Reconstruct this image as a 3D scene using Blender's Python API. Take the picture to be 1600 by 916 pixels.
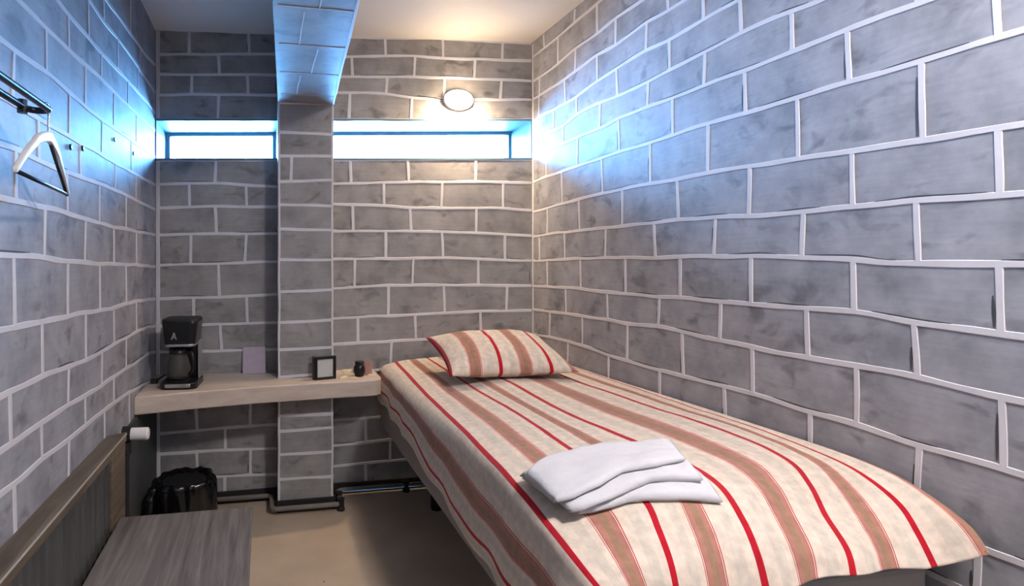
import bpy, bmesh, math, random
from mathutils import Vector, Matrix, noise
from mathutils.bvhtree import BVHTree

scene = bpy.context.scene
for o in list(bpy.data.objects):
    bpy.data.objects.remove(o)
C = scene.collection
PI = math.pi
random.seed(7)

# ---------------------------------------------------------------- camera, light, exposure
CAM_H = 1.302
cam_data = bpy.data.cameras.new('camera')
cam = bpy.data.objects.new('camera', cam_data)
C.objects.link(cam)
cam.location = (0, 0, CAM_H)
cam.rotation_euler = (PI / 2, 0, -math.radians(11.31))
cam_data.sensor_width = 36
cam_data.lens = 20.25
cam_data.shift_x = 0.12875
cam_data.shift_y = -0.031875
cam_data.clip_start = 0.02
scene.camera = cam

SKY = (0.16, 0.48, 1.0)
SKY_STRENGTH = 170.0
WALL_LAMP_POWER = 64.0
BULB_POWER = 24.0
CEILING_LAMP_POWER = 24.0
FILL_LAMP_POWER = 195.0
WARM = (1.0, 0.74, 0.48)
NEUTRAL = (1.0, 0.94, 0.95)
world = bpy.data.worlds.new('sky')
scene.world = world
world.use_nodes = True
bg = world.node_tree.nodes['Background']
bg.inputs[0].default_value = (*SKY, 1)
bg.inputs[1].default_value = SKY_STRENGTH

scene.view_settings.view_transform = 'Standard'
scene.view_settings.look = 'None'
scene.view_settings.gamma = 1
scene.view_settings.use_curve_mapping = False
scene.view_settings.exposure = 0.12

# room (metres): camera stands at x = 0, y = 0
XL, XR, YB, YF, YO = -0.566, 1.567, 3.2, -1.0, 3.5
PIL_X0, PIL_X1, PIL_Y = 0.066, 0.353, 3.02


def portal(name, x0, x1, z0, z1):
    d = bpy.data.lights.new(name, 'AREA')
    d.shape = 'RECTANGLE'
    d.size = x1 - x0
    d.size_y = z1 - z0
    d.cycles.is_portal = True
    o = bpy.data.objects.new(name, d)
    C.objects.link(o)
    o.location = ((x0 + x1) / 2, YO + 0.03, (z0 + z1) / 2)
    o.rotation_euler = (-PI / 2, 0, 0)


portal('daylight_portal', XL + 0.01, PIL_X0, 1.87, 2.06)
portal('daylight_portal', PIL_X1, XR - 0.05, 1.93, 2.12)

# ---------------------------------------------------------------- helpers


def tag(o, label=None, cat=None, group=None, kind=None):
    if label: o['label'] = label
    if cat: o['category'] = cat
    if group: o['group'] = group
    if kind: o['kind'] = kind
    return o


def thing(name, label, cat, loc=(0, 0, 0), rotz=0, group=None):
    o = bpy.data.objects.new(name, None)
    o.empty_display_size = 0.05
    C.objects.link(o)
    o.location = loc
    o.rotation_euler = (0, 0, rotz)
    return tag(o, label, cat, group)


def obj(name, bm, mats, parent=None, smooth=False, loc=None, bevel=0, seg=2, subsurf=0):
    me = bpy.data.meshes.new(name)
    bmesh.ops.recalc_face_normals(bm, faces=bm.faces)
    bm.to_mesh(me)
    bm.free()
    if not isinstance(mats, (list, tuple)): mats = [mats]
    for m in mats: me.materials.append(m)
    if smooth:
        for p in me.polygons: p.use_smooth = True
    o = bpy.data.objects.new(name, me)
    C.objects.link(o)
    if parent: o.parent = parent
    if loc: o.location = loc
    if bevel:
        b = o.modifiers.new('bevel', 'BEVEL')
        b.width = bevel
        b.segments = seg
        b.limit_method = 'ANGLE'
    if subsurf:
        s = o.modifiers.new('sub', 'SUBSURF')
        s.levels = s.render_levels = subsurf
    return o


def box(bm, x0, x1, y0, y1, z0, z1, mi=0):
    v = [bm.verts.new((x, y, z)) for z in (z0, z1) for y in (y0, y1) for x in (x0, x1)]
    for idx in ((0, 1, 3, 2), (4, 6, 7, 5), (0, 4, 5, 1), (2, 3, 7, 6), (0, 2, 6, 4), (1, 5, 7, 3)):
        f = bm.faces.new([v[i] for i in idx])
        f.material_index = mi
    return v


def hexa(bm, pts, mi=0):
    """eight corners: bottom four (ccw) then top four"""
    v = [bm.verts.new(p) for p in pts]
    for idx in ((0, 3, 2, 1), (4, 5, 6, 7), (0, 1, 5, 4), (1, 2, 6, 5), (2, 3, 7, 6), (3, 0, 4, 7)):
        f = bm.faces.new([v[i] for i in idx])
        f.material_index = mi


def quad(bm, pts, mi=0):
    f = bm.faces.new([bm.verts.new(p) for p in pts])
    f.material_index = mi
    return f


def lathe(bm, prof, cx=0, cy=0, n=32, sx=1, sy=1, mi=0, cap=True):
    """profile of (radius, z) turned about the vertical axis"""
    rings = []
    for r, z in prof:
        rings.append([bm.verts.new((cx + r * sx * math.cos(2 * PI * k / n), cy + r * sy * math.sin(2 * PI * k / n), z)) for k in range(n)])
    for a, b in zip(rings, rings[1:]):
        for k in range(n):
            f = bm.faces.new((a[k], a[(k + 1) % n], b[(k + 1) % n], b[k]))
            f.material_index = mi
    if cap:
        for rg in (rings[0], rings[-1]):
            f = bm.faces.new(rg)
            f.material_index = mi
    return rings


def tube(bm, pts, r, n=10, closed=False, mi=0):
    pts = [Vector(p) for p in pts]
    m = len(pts)
    rings = []
    up = None
    for i, p in enumerate(pts):
        if closed:
            t = (pts[(i + 1) % m] - pts[i - 1]).normalized()
        else:
            t = (pts[min(i + 1, m - 1)] - pts[max(i - 1, 0)]).normalized()
        if up is None:
            up = Vector((0, 0, 1)) if abs(t.z) < 0.9 else Vector((1, 0, 0))
        a = t.cross(up).normalized()
        up = a.cross(t).normalized()
        rr = r[i] if isinstance(r, (list, tuple)) else r
        rings.append([bm.verts.new(p + a * rr * math.cos(2 * PI * k / n) + up * rr * math.sin(2 * PI * k / n)) for k in range(n)])
    rng = range(m) if closed else range(m - 1)
    for i in rng:
        A, B_ = rings[i], rings[(i + 1) % m]
        for k in range(n):
            f = bm.faces.new((A[k], A[(k + 1) % n], B_[(k + 1) % n], B_[k]))
            f.material_index = mi
    if not closed:
        bm.faces.new(rings[0]).material_index = mi
        bm.faces.new(rings[-1]).material_index = mi


def smooth_path(pts, k=6):
    pts = [Vector(p) for p in pts]
    out = []
    for i in range(len(pts) - 1):
        p0, p1, p2, p3 = pts[max(i - 1, 0)], pts[i], pts[i + 1], pts[min(i + 2, len(pts) - 1)]
        for j in range(k):
            t = j / k
            out.append(0.5 * ((2 * p1) + (p2 - p0) * t + (2 * p0 - 5 * p1 + 4 * p2 - p3) * t * t + (3 * p1 - p0 - 3 * p2 + p3) * t ** 3))
    out.append(pts[-1])
    return out


# ---------------------------------------------------------------- materials
def new_mat(name):
    m = bpy.data.materials.new(name)
    m.use_nodes = True
    nt = m.node_tree
    return m, nt, nt.nodes['Principled BSDF']


def plain(name, col, rough=0.5, metal=0.0, spec=0.5, noise_amt=0.0, scale=20, trans=0.0, ior=1.45, stretch=(1, 1, 1), bump=0.0):
    m, nt, b = new_mat(name)
    b.inputs['Base Color'].default_value = (*col, 1)
    b.inputs['Roughness'].default_value = rough
    b.inputs['Metallic'].default_value = metal
    b.inputs['Specular IOR Level'].default_value = spec
    b.inputs['Transmission Weight'].default_value = trans
    b.inputs['IOR'].default_value = ior
    if noise_amt or bump:
        tc = nt.nodes.new('ShaderNodeTexCoord')
        mp = nt.nodes.new('ShaderNodeMapping')
        mp.inputs['Scale'].default_value = stretch
        nz = nt.nodes.new('ShaderNodeTexNoise')
        nz.inputs['Scale'].default_value = scale
        nz.inputs['Detail'].default_value = 5
        nt.links.new(tc.outputs['Object'], mp.inputs[0])
        nt.links.new(mp.outputs[0], nz.inputs['Vector'])
        if noise_amt:
            mx = nt.nodes.new('ShaderNodeMix')
            mx.data_type = 'RGBA'
            mx.inputs[6].default_value = (*[c * (1 - noise_amt) for c in col], 1)
            mx.inputs[7].default_value = (*[min(1, c * (1 + noise_amt)) for c in col], 1)
            nt.links.new(nz.outputs['Fac'], mx.inputs[0])
            nt.links.new(mx.outputs[2], b.inputs['Base Color'])
        if bump:
            bp = nt.nodes.new('ShaderNodeBump')
            bp.inputs['Strength'].default_value = bump
            bp.inputs['Distance'].default_value = 0.004
            nt.links.new(nz.outputs['Fac'], bp.inputs['Height'])
            nt.links.new(bp.outputs[0], b.inputs['Normal'])
    return m


def emission(name, col, strength):
    m, nt, b = new_mat(name)
    b.inputs['Base Color'].default_value = (0.9, 0.9, 0.88, 1)
    b.inputs['Emission Color'].default_value = (*col, 1)
    b.inputs['Emission Strength'].default_value = strength
    return m


def ramp(nt, pts):
    r = nt.nodes.new('ShaderNodeValToRGB')
    e = r.color_ramp.elements
    while len(e) < len(pts): e.new(0.5)
    for el, (p, c) in zip(e, pts):
        el.position = p
        el.color = (*c, 1)
    return r


def brick_paint(name, dark, mid, light, seed=0.0):
    """grey block paint: soft cloudy variation, brushy streaks and a few dark smudges"""
    m, nt, b = new_mat(name)
    L = nt.links.new
    tc = nt.nodes.new('ShaderNodeTexCoord')
    mp = nt.nodes.new('ShaderNodeMapping')
    mp.inputs['Location'].default_value = (seed, seed * 2, seed * 3)
    L(tc.outputs['Object'], mp.inputs[0])
    n1 = nt.nodes.new('ShaderNodeTexNoise')
    n1.inputs['Scale'].default_value = 7
    n1.inputs['Detail'].default_value = 6
    n1.inputs['Roughness'].default_value = 0.62
    L(mp.outputs[0], n1.inputs['Vector'])
    r1 = ramp(nt, [(0.30, dark), (0.50, mid), (0.72, light)])
    L(n1.outputs['Fac'], r1.inputs[0])
    # smudges
    mp2 = nt.nodes.new('ShaderNodeMapping')
    mp2.inputs['Scale'].default_value = (1, 1, 1.6)
    mp2.inputs['Location'].default_value = (seed + 3, seed, seed)
    L(tc.outputs['Object'], mp2.inputs[0])
    n2 = nt.nodes.new('ShaderNodeTexNoise')
    n2.inputs['Scale'].default_value = 8.5
    n2.inputs['Detail'].default_value = 3
    n2.inputs['Distortion'].default_value = 0.6
    L(mp2.outputs[0], n2.inputs['Vector'])
    r2 = ramp(nt, [(0.57, (0, 0, 0)), (0.74, (1, 1, 1))])
    L(n2.outputs['Fac'], r2.inputs[0])
    # horizontal brush streaks
    mp3 = nt.nodes.new('ShaderNodeMapping')
    mp3.inputs['Scale'].default_value = (4, 4, 60)
    L(tc.outputs['Object'], mp3.inputs[0])
    n3 = nt.nodes.new('ShaderNodeTexNoise')
    n3.inputs['Scale'].default_value = 1.6
    n3.inputs['Detail'].default_value = 4
    L(mp3.outputs[0], n3.inputs['Vector'])
    r3 = ramp(nt, [(0.3, (0.94, 0.94, 0.94)), (0.7, (1.05, 1.05, 1.05))])
    L(n3.outputs['Fac'], r3.inputs[0])
    mul = nt.nodes.new('ShaderNodeMix')
    mul.data_type = 'RGBA'
    mul.blend_type = 'MULTIPLY'
    mul.inputs[0].default_value = 1
    L(r1.outputs[0], mul.inputs[6])
    L(r3.outputs[0], mul.inputs[7])
    mx = nt.nodes.new('ShaderNodeMix')
    mx.data_type = 'RGBA'
    sc = nt.nodes.new('ShaderNodeMath')
    sc.operation = 'MULTIPLY'
    sc.inputs[1].default_value = 0.7
    L(r2.outputs[0], sc.inputs[0])
    L(sc.outputs[0], mx.inputs[0])
    L(mul.outputs[2], mx.inputs[6])
    mx.inputs[7].default_value = (*[c * 0.45 for c in dark], 1)
    L(mx.outputs[2], b.inputs['Base Color'])
    b.inputs['Roughness'].default_value = 0.55
    b.inputs['Specular IOR Level'].default_value = 0.35
    bp = nt.nodes.new('ShaderNodeBump')
    bp.inputs['Strength'].default_value = 0.35
    bp.inputs['Distance'].default_value = 0.004
    L(n1.outputs['Fac'], bp.inputs['Height'])
    L(bp.outputs[0], b.inputs['Normal'])
    return m


def wood(name, dark, light, grain=(60, 3, 60), rough=0.55, scale=1.0):
    m, nt, b = new_mat(name)
    L = nt.links.new
    tc = nt.nodes.new('ShaderNodeTexCoord')
    mp = nt.nodes.new('ShaderNodeMapping')
    mp.inputs['Scale'].default_value = grain
    L(tc.outputs['Object'], mp.inputs[0])
    n = nt.nodes.new('ShaderNodeTexNoise')
    n.inputs['Scale'].default_value = scale
    n.inputs['Detail'].default_value = 7
    n.inputs['Roughness'].default_value = 0.65
    n.inputs['Distortion'].default_value = 0.5
    L(mp.outputs[0], n.inputs['Vector'])
    r = ramp(nt, [(0.32, dark), (0.52, tuple((a + c) / 2 for a, c in zip(dark, light))), (0.7, light)])
    L(n.outputs['Fac'], r.inputs[0])
    L(r.outputs[0], b.inputs['Base Color'])
    b.inputs['Roughness'].default_value = rough
    bp = nt.nodes.new('ShaderNodeBump')
    bp.inputs['Strength'].default_value = 0.3
    bp.inputs['Distance'].default_value = 0.002
    L(n.outputs['Fac'], bp.inputs['Height'])
    L(bp.outputs[0], b.inputs['Normal'])
    return m


def stripe_cloth(name):
    """woven ticking: u runs across the cloth, a thin red stripe at every whole u, a dusty band halfway between"""
    m, nt, b = new_mat(name)
    L = nt.links.new
    uv = nt.nodes.new('ShaderNodeUVMap')
    sp = nt.nodes.new('ShaderNodeSeparateXYZ')
    L(uv.outputs[0], sp.inputs[0])
    fr = nt.nodes.new('ShaderNodeMath')
    fr.operation = 'FRACT'
    L(sp.outputs[0], fr.inputs[0])
    cream = (0.64, 0.535, 0.43)
    cream2 = (0.57, 0.495, 0.40)
    red = (0.40, 0.008, 0.018)
    rose = (0.38, 0.175, 0.13)
    brown = (0.30, 0.175, 0.11)
    pin = (0.45, 0.05, 0.05)
    stops = [(0.0, red), (0.036, cream), (0.18, cream2), (0.30, cream), (0.372, pin), (0.382, cream2), (0.392, pin), (0.402, rose),
             (0.46, brown), (0.54, rose), (0.595, pin), (0.605, cream2), (0.615, pin), (0.628, cream), (0.74, cream2), (0.87, cream), (0.964, red)]
    r = ramp(nt, stops)
    r.color_ramp.interpolation = 'CONSTANT'
    L(fr.outputs[0], r.inputs[0])
    tc = nt.nodes.new('ShaderNodeTexCoord')
    n = nt.nodes.new('ShaderNodeTexNoise')
    n.inputs['Scale'].default_value = 45
    n.inputs['Detail'].default_value = 4
    L(tc.outputs['Object'], n.inputs['Vector'])
    mr = ramp(nt, [(0.3, (0.84, 0.84, 0.84)), (0.7, (1.1, 1.1, 1.1))])
    L(n.outputs['Fac'], mr.inputs[0])
    mul = nt.nodes.new('ShaderNodeMix')
    mul.data_type = 'RGBA'
    mul.blend_type = 'MULTIPLY'
    mul.inputs[0].default_value = 1
    L(r.outputs[0], mul.inputs[6])
    L(mr.outputs[0], mul.inputs[7])
    L(mul.outputs[2], b.inputs['Base Color'])
    b.inputs['Roughness'].default_value = 0.95
    b.inputs['Specular IOR Level'].default_value = 0.1
    b.inputs['Sheen Weight'].default_value = 0.15
    bp = nt.nodes.new('ShaderNodeBump')
    bp.inputs['Strength'].default_value = 0.35
    bp.inputs['Distance'].default_value = 0.003
    L(n.outputs['Fac'], bp.inputs['Height'])
    L(bp.outputs[0], b.inputs['Normal'])
    return m


def thin_glass(name):
    m = bpy.data.materials.new(name)
    m.use_nodes = True
    nt = m.node_tree
    nt.nodes.clear()
    out = nt.nodes.new('ShaderNodeOutputMaterial')
    tr = nt.nodes.new('ShaderNodeBsdfTransparent')
    tr.inputs[0].default_value = (0.95, 0.98, 1.0, 1)
    gl = nt.nodes.new('ShaderNodeBsdfGlossy')
    gl.inputs['Roughness'].default_value = 0.03
    fs = nt.nodes.new('ShaderNodeFresnel')
    mx = nt.nodes.new('ShaderNodeMixShader')
    nt.links.new(fs.outputs[0], mx.inputs[0])
    nt.links.new(tr.outputs[0], mx.inputs[1])
    nt.links.new(gl.outputs[0], mx.inputs[2])
    nt.links.new(mx.outputs[0], out.inputs[0])
    return m


M = {}
M['brick'] = brick_paint('grey_block_paint', (0.205, 0.208, 0.228), (0.30, 0.302, 0.325), (0.38, 0.38, 0.405))
M['brick_back'] = brick_paint('grey_block_paint_back', (0.19, 0.183, 0.18), (0.27, 0.258, 0.25), (0.34, 0.325, 0.315), 5.0)
M['mortar'] = plain('pale_mortar_paint', (0.60, 0.585, 0.60), 0.6, noise_amt=0.12, scale=12)
M['smear'] = plain('dark_joint_paint', (0.055, 0.055, 0.06), 0.6)
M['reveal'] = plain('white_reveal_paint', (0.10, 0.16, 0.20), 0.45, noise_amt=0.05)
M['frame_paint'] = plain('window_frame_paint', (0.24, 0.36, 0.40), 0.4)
M['ceiling'] = plain('cream_ceiling_paint', (0.80, 0.75, 0.67), 0.6, noise_amt=0.05, scale=4)
M['glass'] = thin_glass('window_glass')
M['cloth'] = stripe_cloth('striped_ticking')
M['towel'] = plain('white_towelling', (0.57, 0.56, 0.57), 0.95, spec=0.1, noise_amt=0.05, scale=60, bump=0.5)
M['bed_grey'] = plain('grey_bed_fabric', (0.30, 0.275, 0.26), 0.85, noise_amt=0.12, scale=40)
M['mattress'] = plain('mattress_ticking', (0.45, 0.43, 0.41), 0.9)
M['black'] = plain('black_plastic', (0.008, 0.008, 0.009), 0.28)
M['black_matt'] = plain('matt_black', (0.012, 0.012, 0.013), 0.6)
M['silver'] = plain('brushed_steel', (0.62, 0.62, 0.63), 0.28, metal=1.0)
M['chrome'] = plain('polished_chrome', (0.75, 0.76, 0.78), 0.12, metal=1.0)
M['dark_metal'] = plain('dark_blued_steel', (0.03, 0.035, 0.045), 0.3, metal=0.8)
M['bag'] = plain('black_bin_bag', (0.004, 0.004, 0.005), 0.16, spec=0.6)
M['coffee_glass'] = plain('carafe_glass', (0.35, 0.33, 0.30), 0.05, trans=0.85, ior=1.3)
M['shelf'] = wood('cream_painted_shelf', (0.46, 0.375, 0.30), (0.62, 0.52, 0.43), grain=(4, 30, 30), rough=0.5)
M['table'] = wood('weathered_grey_wood', (0.075, 0.065, 0.060), (0.23, 0.205, 0.185), grain=(42, 2.2, 40), rough=0.5)
M['rad_wood'] = wood('brown_stained_cap', (0.07, 0.05, 0.03), (0.20, 0.155, 0.105), grain=(30, 3, 30), rough=0.45)
M['rad_steel'] = plain('ribbed_grey_steel', (0.16, 0.16, 0.155), 0.32, metal=0.7, noise_amt=0.45, scale=9, stretch=(1, 3, .3))
M['white_plastic'] = plain('white_plastic', (0.75, 0.72, 0.68), 0.35)
M['pipe'] = plain('grey_painted_pipe', (0.20, 0.175, 0.145), 0.75, noise_amt=0.2)
M['black_dirt'] = plain('blackened_skirting', (0.012, 0.011, 0.010), 0.7)
M['edging'] = plain('pale_grey_edging', (0.34, 0.31, 0.27), 0.4)
M['dark_panel'] = plain('wall_darkening_tone', (0.05, 0.054, 0.056), 0.5, noise_amt=0.3, scale=6)  # tone of the panel added to darken the left wall
M['card'] = plain('lilac_card', (0.40, 0.34, 0.40), 0.5, noise_amt=0.15, scale=30)
M['paper'] = plain('print_paper', (0.52, 0.52, 0.49), 0.5, noise_amt=0.1, scale=60)
M['frame_black'] = plain('black_photo_frame', (0.012, 0.010, 0.008), 0.3)
M['sachet'] = plain('beige_sachet_paper', (0.52, 0.42, 0.29), 0.5, noise_amt=0.15, scale=40)
M['sachet_pink'] = plain('pink_sachet_paper', (0.42, 0.22, 0.18), 0.5)
M['lamp_warm'] = emission('lit_warm_lamp_glass', WARM, WALL_LAMP_POWER)
M['lamp_ceiling'] = emission('lit_ceiling_lamp_glass', WARM, CEILING_LAMP_POWER)
M['lamp_fill'] = emission('added_fill_lamp_glow', NEUTRAL, FILL_LAMP_POWER)  # glow of the added fill lamp

# floor: tan vinyl with dark specks
m, nt, b = new_mat('tan_vinyl_floor')
tc = nt.nodes.new('ShaderNodeTexCoord')
n1 = nt.nodes.new('ShaderNodeTexNoise')
n1.inputs['Scale'].default_value = 5
n1.inputs['Detail'].default_value = 4
nt.links.new(tc.outputs['Object'], n1.inputs['Vector'])
r1 = ramp(nt, [(0.3, (0.44, 0.345, 0.25)), (0.7, (0.54, 0.43, 0.315))])
nt.links.new(n1.outputs['Fac'], r1.inputs[0])
n2 = nt.nodes.new('ShaderNodeTexNoise')
n2.inputs['Scale'].default_value = 28
nt.links.new(tc.outputs['Object'], n2.inputs['Vector'])
r2 = ramp(nt, [(0.74, (1, 1, 1)), (0.78, (0.25, 0.22, 0.2))])
nt.links.new(n2.outputs['Fac'], r2.inputs[0])
mu = nt.nodes.new('ShaderNodeMix')
mu.data_type = 'RGBA'
mu.blend_type = 'MULTIPLY'
mu.inputs[0].default_value = 1
nt.links.new(r1.outputs[0], mu.inputs[6])
nt.links.new(r2.outputs[0], mu.inputs[7])
nt.links.new(mu.outputs[2], b.inputs['Base Color'])
b.inputs['Roughness'].default_value = 0.42
M['floor'] = m

# ---------------------------------------------------------------- painted block courses (metres, measured along each wall)
# each entry: (the joint line under the course as (along, height) points, the upright joints of the course above that line)
ROWS_RIGHT = [
    ([(3.221, 2.515), (3.043, 2.516), (2.882, 2.521), (2.717, 2.53), (2.518, 2.539)], [3.051, 2.717]),
    ([(3.195, 2.369), (2.924, 2.371), (2.711, 2.393), (2.513, 2.392), (2.363, 2.404), (2.19, 2.406)], [2.889, 2.513]),
    ([(3.195, 2.262), (3.113, 2.262), (2.932, 2.264), (2.686, 2.276), (2.518, 2.292), (2.383, 2.283), (2.156, 2.3), (2.033, 2.292), (1.929, 2.294)], [3.106, 2.711, 2.363, 2.018]),
    ([(3.195, 2.132), (3.082, 2.138), (2.723, 2.139), (2.551, 2.16), (2.353, 2.174), (2.148, 2.184), (2.007, 2.172), (1.828, 2.179), (1.682, 2.18)], [3.113, 2.814, 2.513, 2.148, 1.828]),
    ([(3.195, 2.017), (3.146, 2.022), (2.854, 2.02), (2.698, 2.05), (2.507, 2.055), (2.358, 2.047), (2.16, 2.046), (2.0, 2.053), (1.828, 2.058), (1.658, 2.065), (1.491, 2.061), (1.372, 2.05)], [2.939, 2.698, 2.353, 2.007, 1.661]),
    ([(3.195, 1.921), (3.012, 1.929), (2.711, 1.931), (2.444, 1.93), (2.339, 1.944), (2.143, 1.944), (1.989, 1.939), (1.815, 1.94), (1.642, 1.933), (1.467, 1.934), (1.298, 1.936), (1.194, 1.934), (1.105, 1.931)], [3.113, 2.834, 2.491, 2.139, 1.822, 1.467]),
    ([(3.195, 1.765), (3.028, 1.779), (2.896, 1.778), (2.705, 1.785), (2.486, 1.787), (2.339, 1.793), (2.123, 1.788), (1.872, 1.797), (1.642, 1.792), (1.452, 1.79), (1.291, 1.792), (1.229, 1.786), (1.113, 1.787), (0.974, 1.789), (0.923, 1.786)], [3.028, 2.692, 2.339, 1.989, 1.642, 1.295, 0.97]),
    ([(3.195, 1.589), (2.91, 1.604), (2.68, 1.612), (2.464, 1.62), (2.292, 1.62), (2.099, 1.62), (1.957, 1.614), (1.806, 1.616), (1.634, 1.614), (1.553, 1.607), (1.288, 1.599), (1.12, 1.594), (0.968, 1.592), (0.923, 1.59)], [2.848, 2.47, 2.123, 1.806, 1.449, 1.115]),
    ([(3.195, 1.443), (2.896, 1.452), (2.68, 1.452), (2.464, 1.453), (2.099, 1.457), (1.957, 1.46), (1.779, 1.455), (1.553, 1.446), (1.435, 1.447), (1.281, 1.448), (1.132, 1.45), (0.923, 1.441)], [3.012, 2.674, 2.315, 1.961, 1.624, 1.284, 0.965]),
    ([(3.195, 1.298), (2.668, 1.312), (2.433, 1.314), (2.091, 1.312), (1.825, 1.318), (1.553, 1.314), (1.418, 1.311), (1.274, 1.305), (1.2, 1.295), (1.079, 1.296), (0.923, 1.294)], [3.106, 2.821, 2.444, 2.095, 1.773, 1.433, 1.125]),
    ([(3.195, 1.149), (2.668, 1.159), (2.433, 1.152), (2.083, 1.156), (1.825, 1.158), (1.553, 1.158), (1.418, 1.162), (1.281, 1.163), (1.132, 1.149), (0.963, 1.142), (0.923, 1.14)], [3.012, 2.662, 2.292, 1.947, 1.616, 1.281, 0.964]),
    ([(3.179, 1.009), (2.968, 1.016), (2.65, 1.021), (2.428, 1.024), (2.269, 1.021), (2.068, 1.035), (1.94, 1.03), (1.825, 1.022), (1.616, 1.02), (1.553, 1.015), (1.418, 1.013), (1.269, 1.019), (1.126, 1.018), (0.959, 1.003), (0.923, 1.002)], [2.807, 2.428, 2.071, 1.749, 1.418, 1.129]),
    ([(3.179, 0.861), (2.968, 0.873), (2.65, 0.873), (2.428, 0.863), (2.26, 0.856), (2.068, 0.858), (1.926, 0.86), (1.831, 0.86), (1.729, 0.864), (1.553, 0.863), (1.414, 0.856), (1.276, 0.861), (1.125, 0.848), (0.959, 0.853), (0.923, 0.848)], [2.983, 2.644, 2.278, 1.933, 1.611, 1.274, 0.959]),
    ([(3.162, 0.723), (2.65, 0.724), (2.26, 0.713), (2.068, 0.713), (1.729, 0.712), (1.408, 0.696), (1.123, 0.677), (0.987, 0.656), (0.97, 0.66), (0.94, 0.664), (0.923, 0.662)], [2.787, 2.418, 2.064, 1.727, 1.408, 1.123]),
]
ROWS_LEFT = [
    ([(2.249, 2.249), (2.468, 2.269), (2.977, 2.297), (3.23, 2.334)], [2.636]),
    ([(2.047, 2.159), (2.207, 2.155), (2.407, 2.172), (2.636, 2.182), (3.024, 2.184), (3.267, 2.185)], [2.215, 2.83]),
    ([(1.743, 2.025), (1.844, 2.024), (2.019, 2.031), (2.191, 2.033), (2.447, 2.052), (2.775, 2.068), (2.977, 2.079), (3.267, 2.075)], [2.033, 2.417, 2.789]),
    ([(1.486, 1.911), (1.667, 1.915), (1.844, 1.921), (2.12, 1.94), (2.468, 1.948), (3.193, 1.983)], [1.839, 2.183, 2.589]),
    ([(1.393, 1.784), (1.461, 1.784), (1.653, 1.8), (1.844, 1.796), (2.054, 1.795), (2.349, 1.809), (2.685, 1.823), (3.23, 1.845)], [1.662, 1.999, 2.358, 2.749]),
    ([(1.393, 1.66), (1.79, 1.667), (2.128, 1.675), (2.636, 1.684), (3.193, 1.698)], [1.461, 1.844, 2.191, 2.648]),
    ([(1.393, 1.553), (1.486, 1.559), (1.79, 1.556), (2.128, 1.568), (2.468, 1.574), (2.789, 1.57), (3.175, 1.569)], [1.61, 1.946, 2.377, 2.736]),
    ([(1.393, 1.439), (1.565, 1.441), (1.811, 1.441), (1.992, 1.435), (2.349, 1.429), (2.736, 1.431), (3.193, 1.436)], [1.475, 1.828, 2.159, 2.555]),
    ([(1.393, 1.315), (1.649, 1.309), (1.811, 1.3), (2.175, 1.289), (2.762, 1.282), (3.193, 1.268)], [1.653, 1.999, 2.358, 2.749]),
    ([(1.393, 1.151), (1.631, 1.142), (2.026, 1.133), (2.358, 1.119), (2.555, 1.124), (2.844, 1.115), (3.193, 1.097)], [1.465, 1.833, 2.167, 2.555]),
    ([(1.393, 1.002), (1.438, 1.003), (1.653, 1.002), (2.026, 0.979), (2.358, 0.982), (2.789, 0.981), (2.992, 0.976), (3.193, 0.956)], [1.636, 2.005, 2.358, 2.749]),
    ([(1.393, 0.885), (1.454, 0.883), (1.833, 0.877), (2.183, 0.858), (2.358, 0.859), (2.697, 0.846), (2.992, 0.844), (3.193, 0.819)], [1.444, 1.839, 2.191, 2.555]),
    ([(1.393, 0.793), (1.482, 0.786), (1.631, 0.788), (1.844, 0.774), (2.005, 0.77), (2.224, 0.764), (2.636, 0.739), (3.193, 0.681)], [1.631, 1.999, 2.358]),
    ([(1.393, 0.659), (1.61, 0.637), (1.844, 0.617), (2.224, 0.617), (2.636, 0.598), (3.193, 0.537)], [1.468, 1.839, 2.224, 2.612]),
]
ROWS_BACK_L = [
    ([(-0.545, 2.518), (0.051, 2.544)], []),
    ([(-0.545, 2.386), (0.051, 2.432)], [-0.393, -0.085]),
    ([(-0.542, 2.282), (0.062, 2.317)], [-0.242]),
    ([(-0.542, 2.171), (-0.367, 2.188), (0.062, 2.205)], [-0.38, -0.092]),
    ([(-0.545, 2.043), (0.069, 2.072)], [-0.246]),
    ([(-0.561, 1.83), (0.069, 1.852)], []),
    ([(-0.561, 1.702), (-0.256, 1.717), (-0.099, 1.711), (0.072, 1.705)], [-0.259]),
    ([(-0.57, 1.578), (-0.269, 1.59), (0.069, 1.593)], [-0.393, -0.099]),
    ([(-0.57, 1.433), (-0.387, 1.441), (0.062, 1.449)], [-0.259]),
    ([(-0.561, 1.275), (-0.256, 1.285), (0.069, 1.295)], [-0.387, -0.102]),
    ([(-0.564, 1.1), (-0.099, 1.108), (0.069, 1.116)], [-0.242]),
    ([(-0.57, 0.956), (-0.256, 0.959), (0.062, 0.963)], [-0.374, -0.095]),
    ([(-0.57, 0.821), (-0.328, 0.817), (0.062, 0.816)], [-0.232]),
    ([(-0.57, 0.68), (0.062, 0.676)], [-0.38, -0.088]),
    ([(-0.57, 0.539), (0.062, 0.536)], [-0.232]),
    ([(-0.554, 0.39), (-0.213, 0.401), (0.062, 0.403)], [-0.358, -0.078]),
    ([(-0.554, 0.282), (-0.345, 0.282), (-0.078, 0.279), (0.062, 0.273)], [-0.209]),
    ([(-0.554, 0.154), (-0.292, 0.145), (0.062, 0.133)], [-0.354, -0.078]),
    ([(-0.554, 0.013), (0.062, 0.007)], [-0.213]),
]
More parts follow.
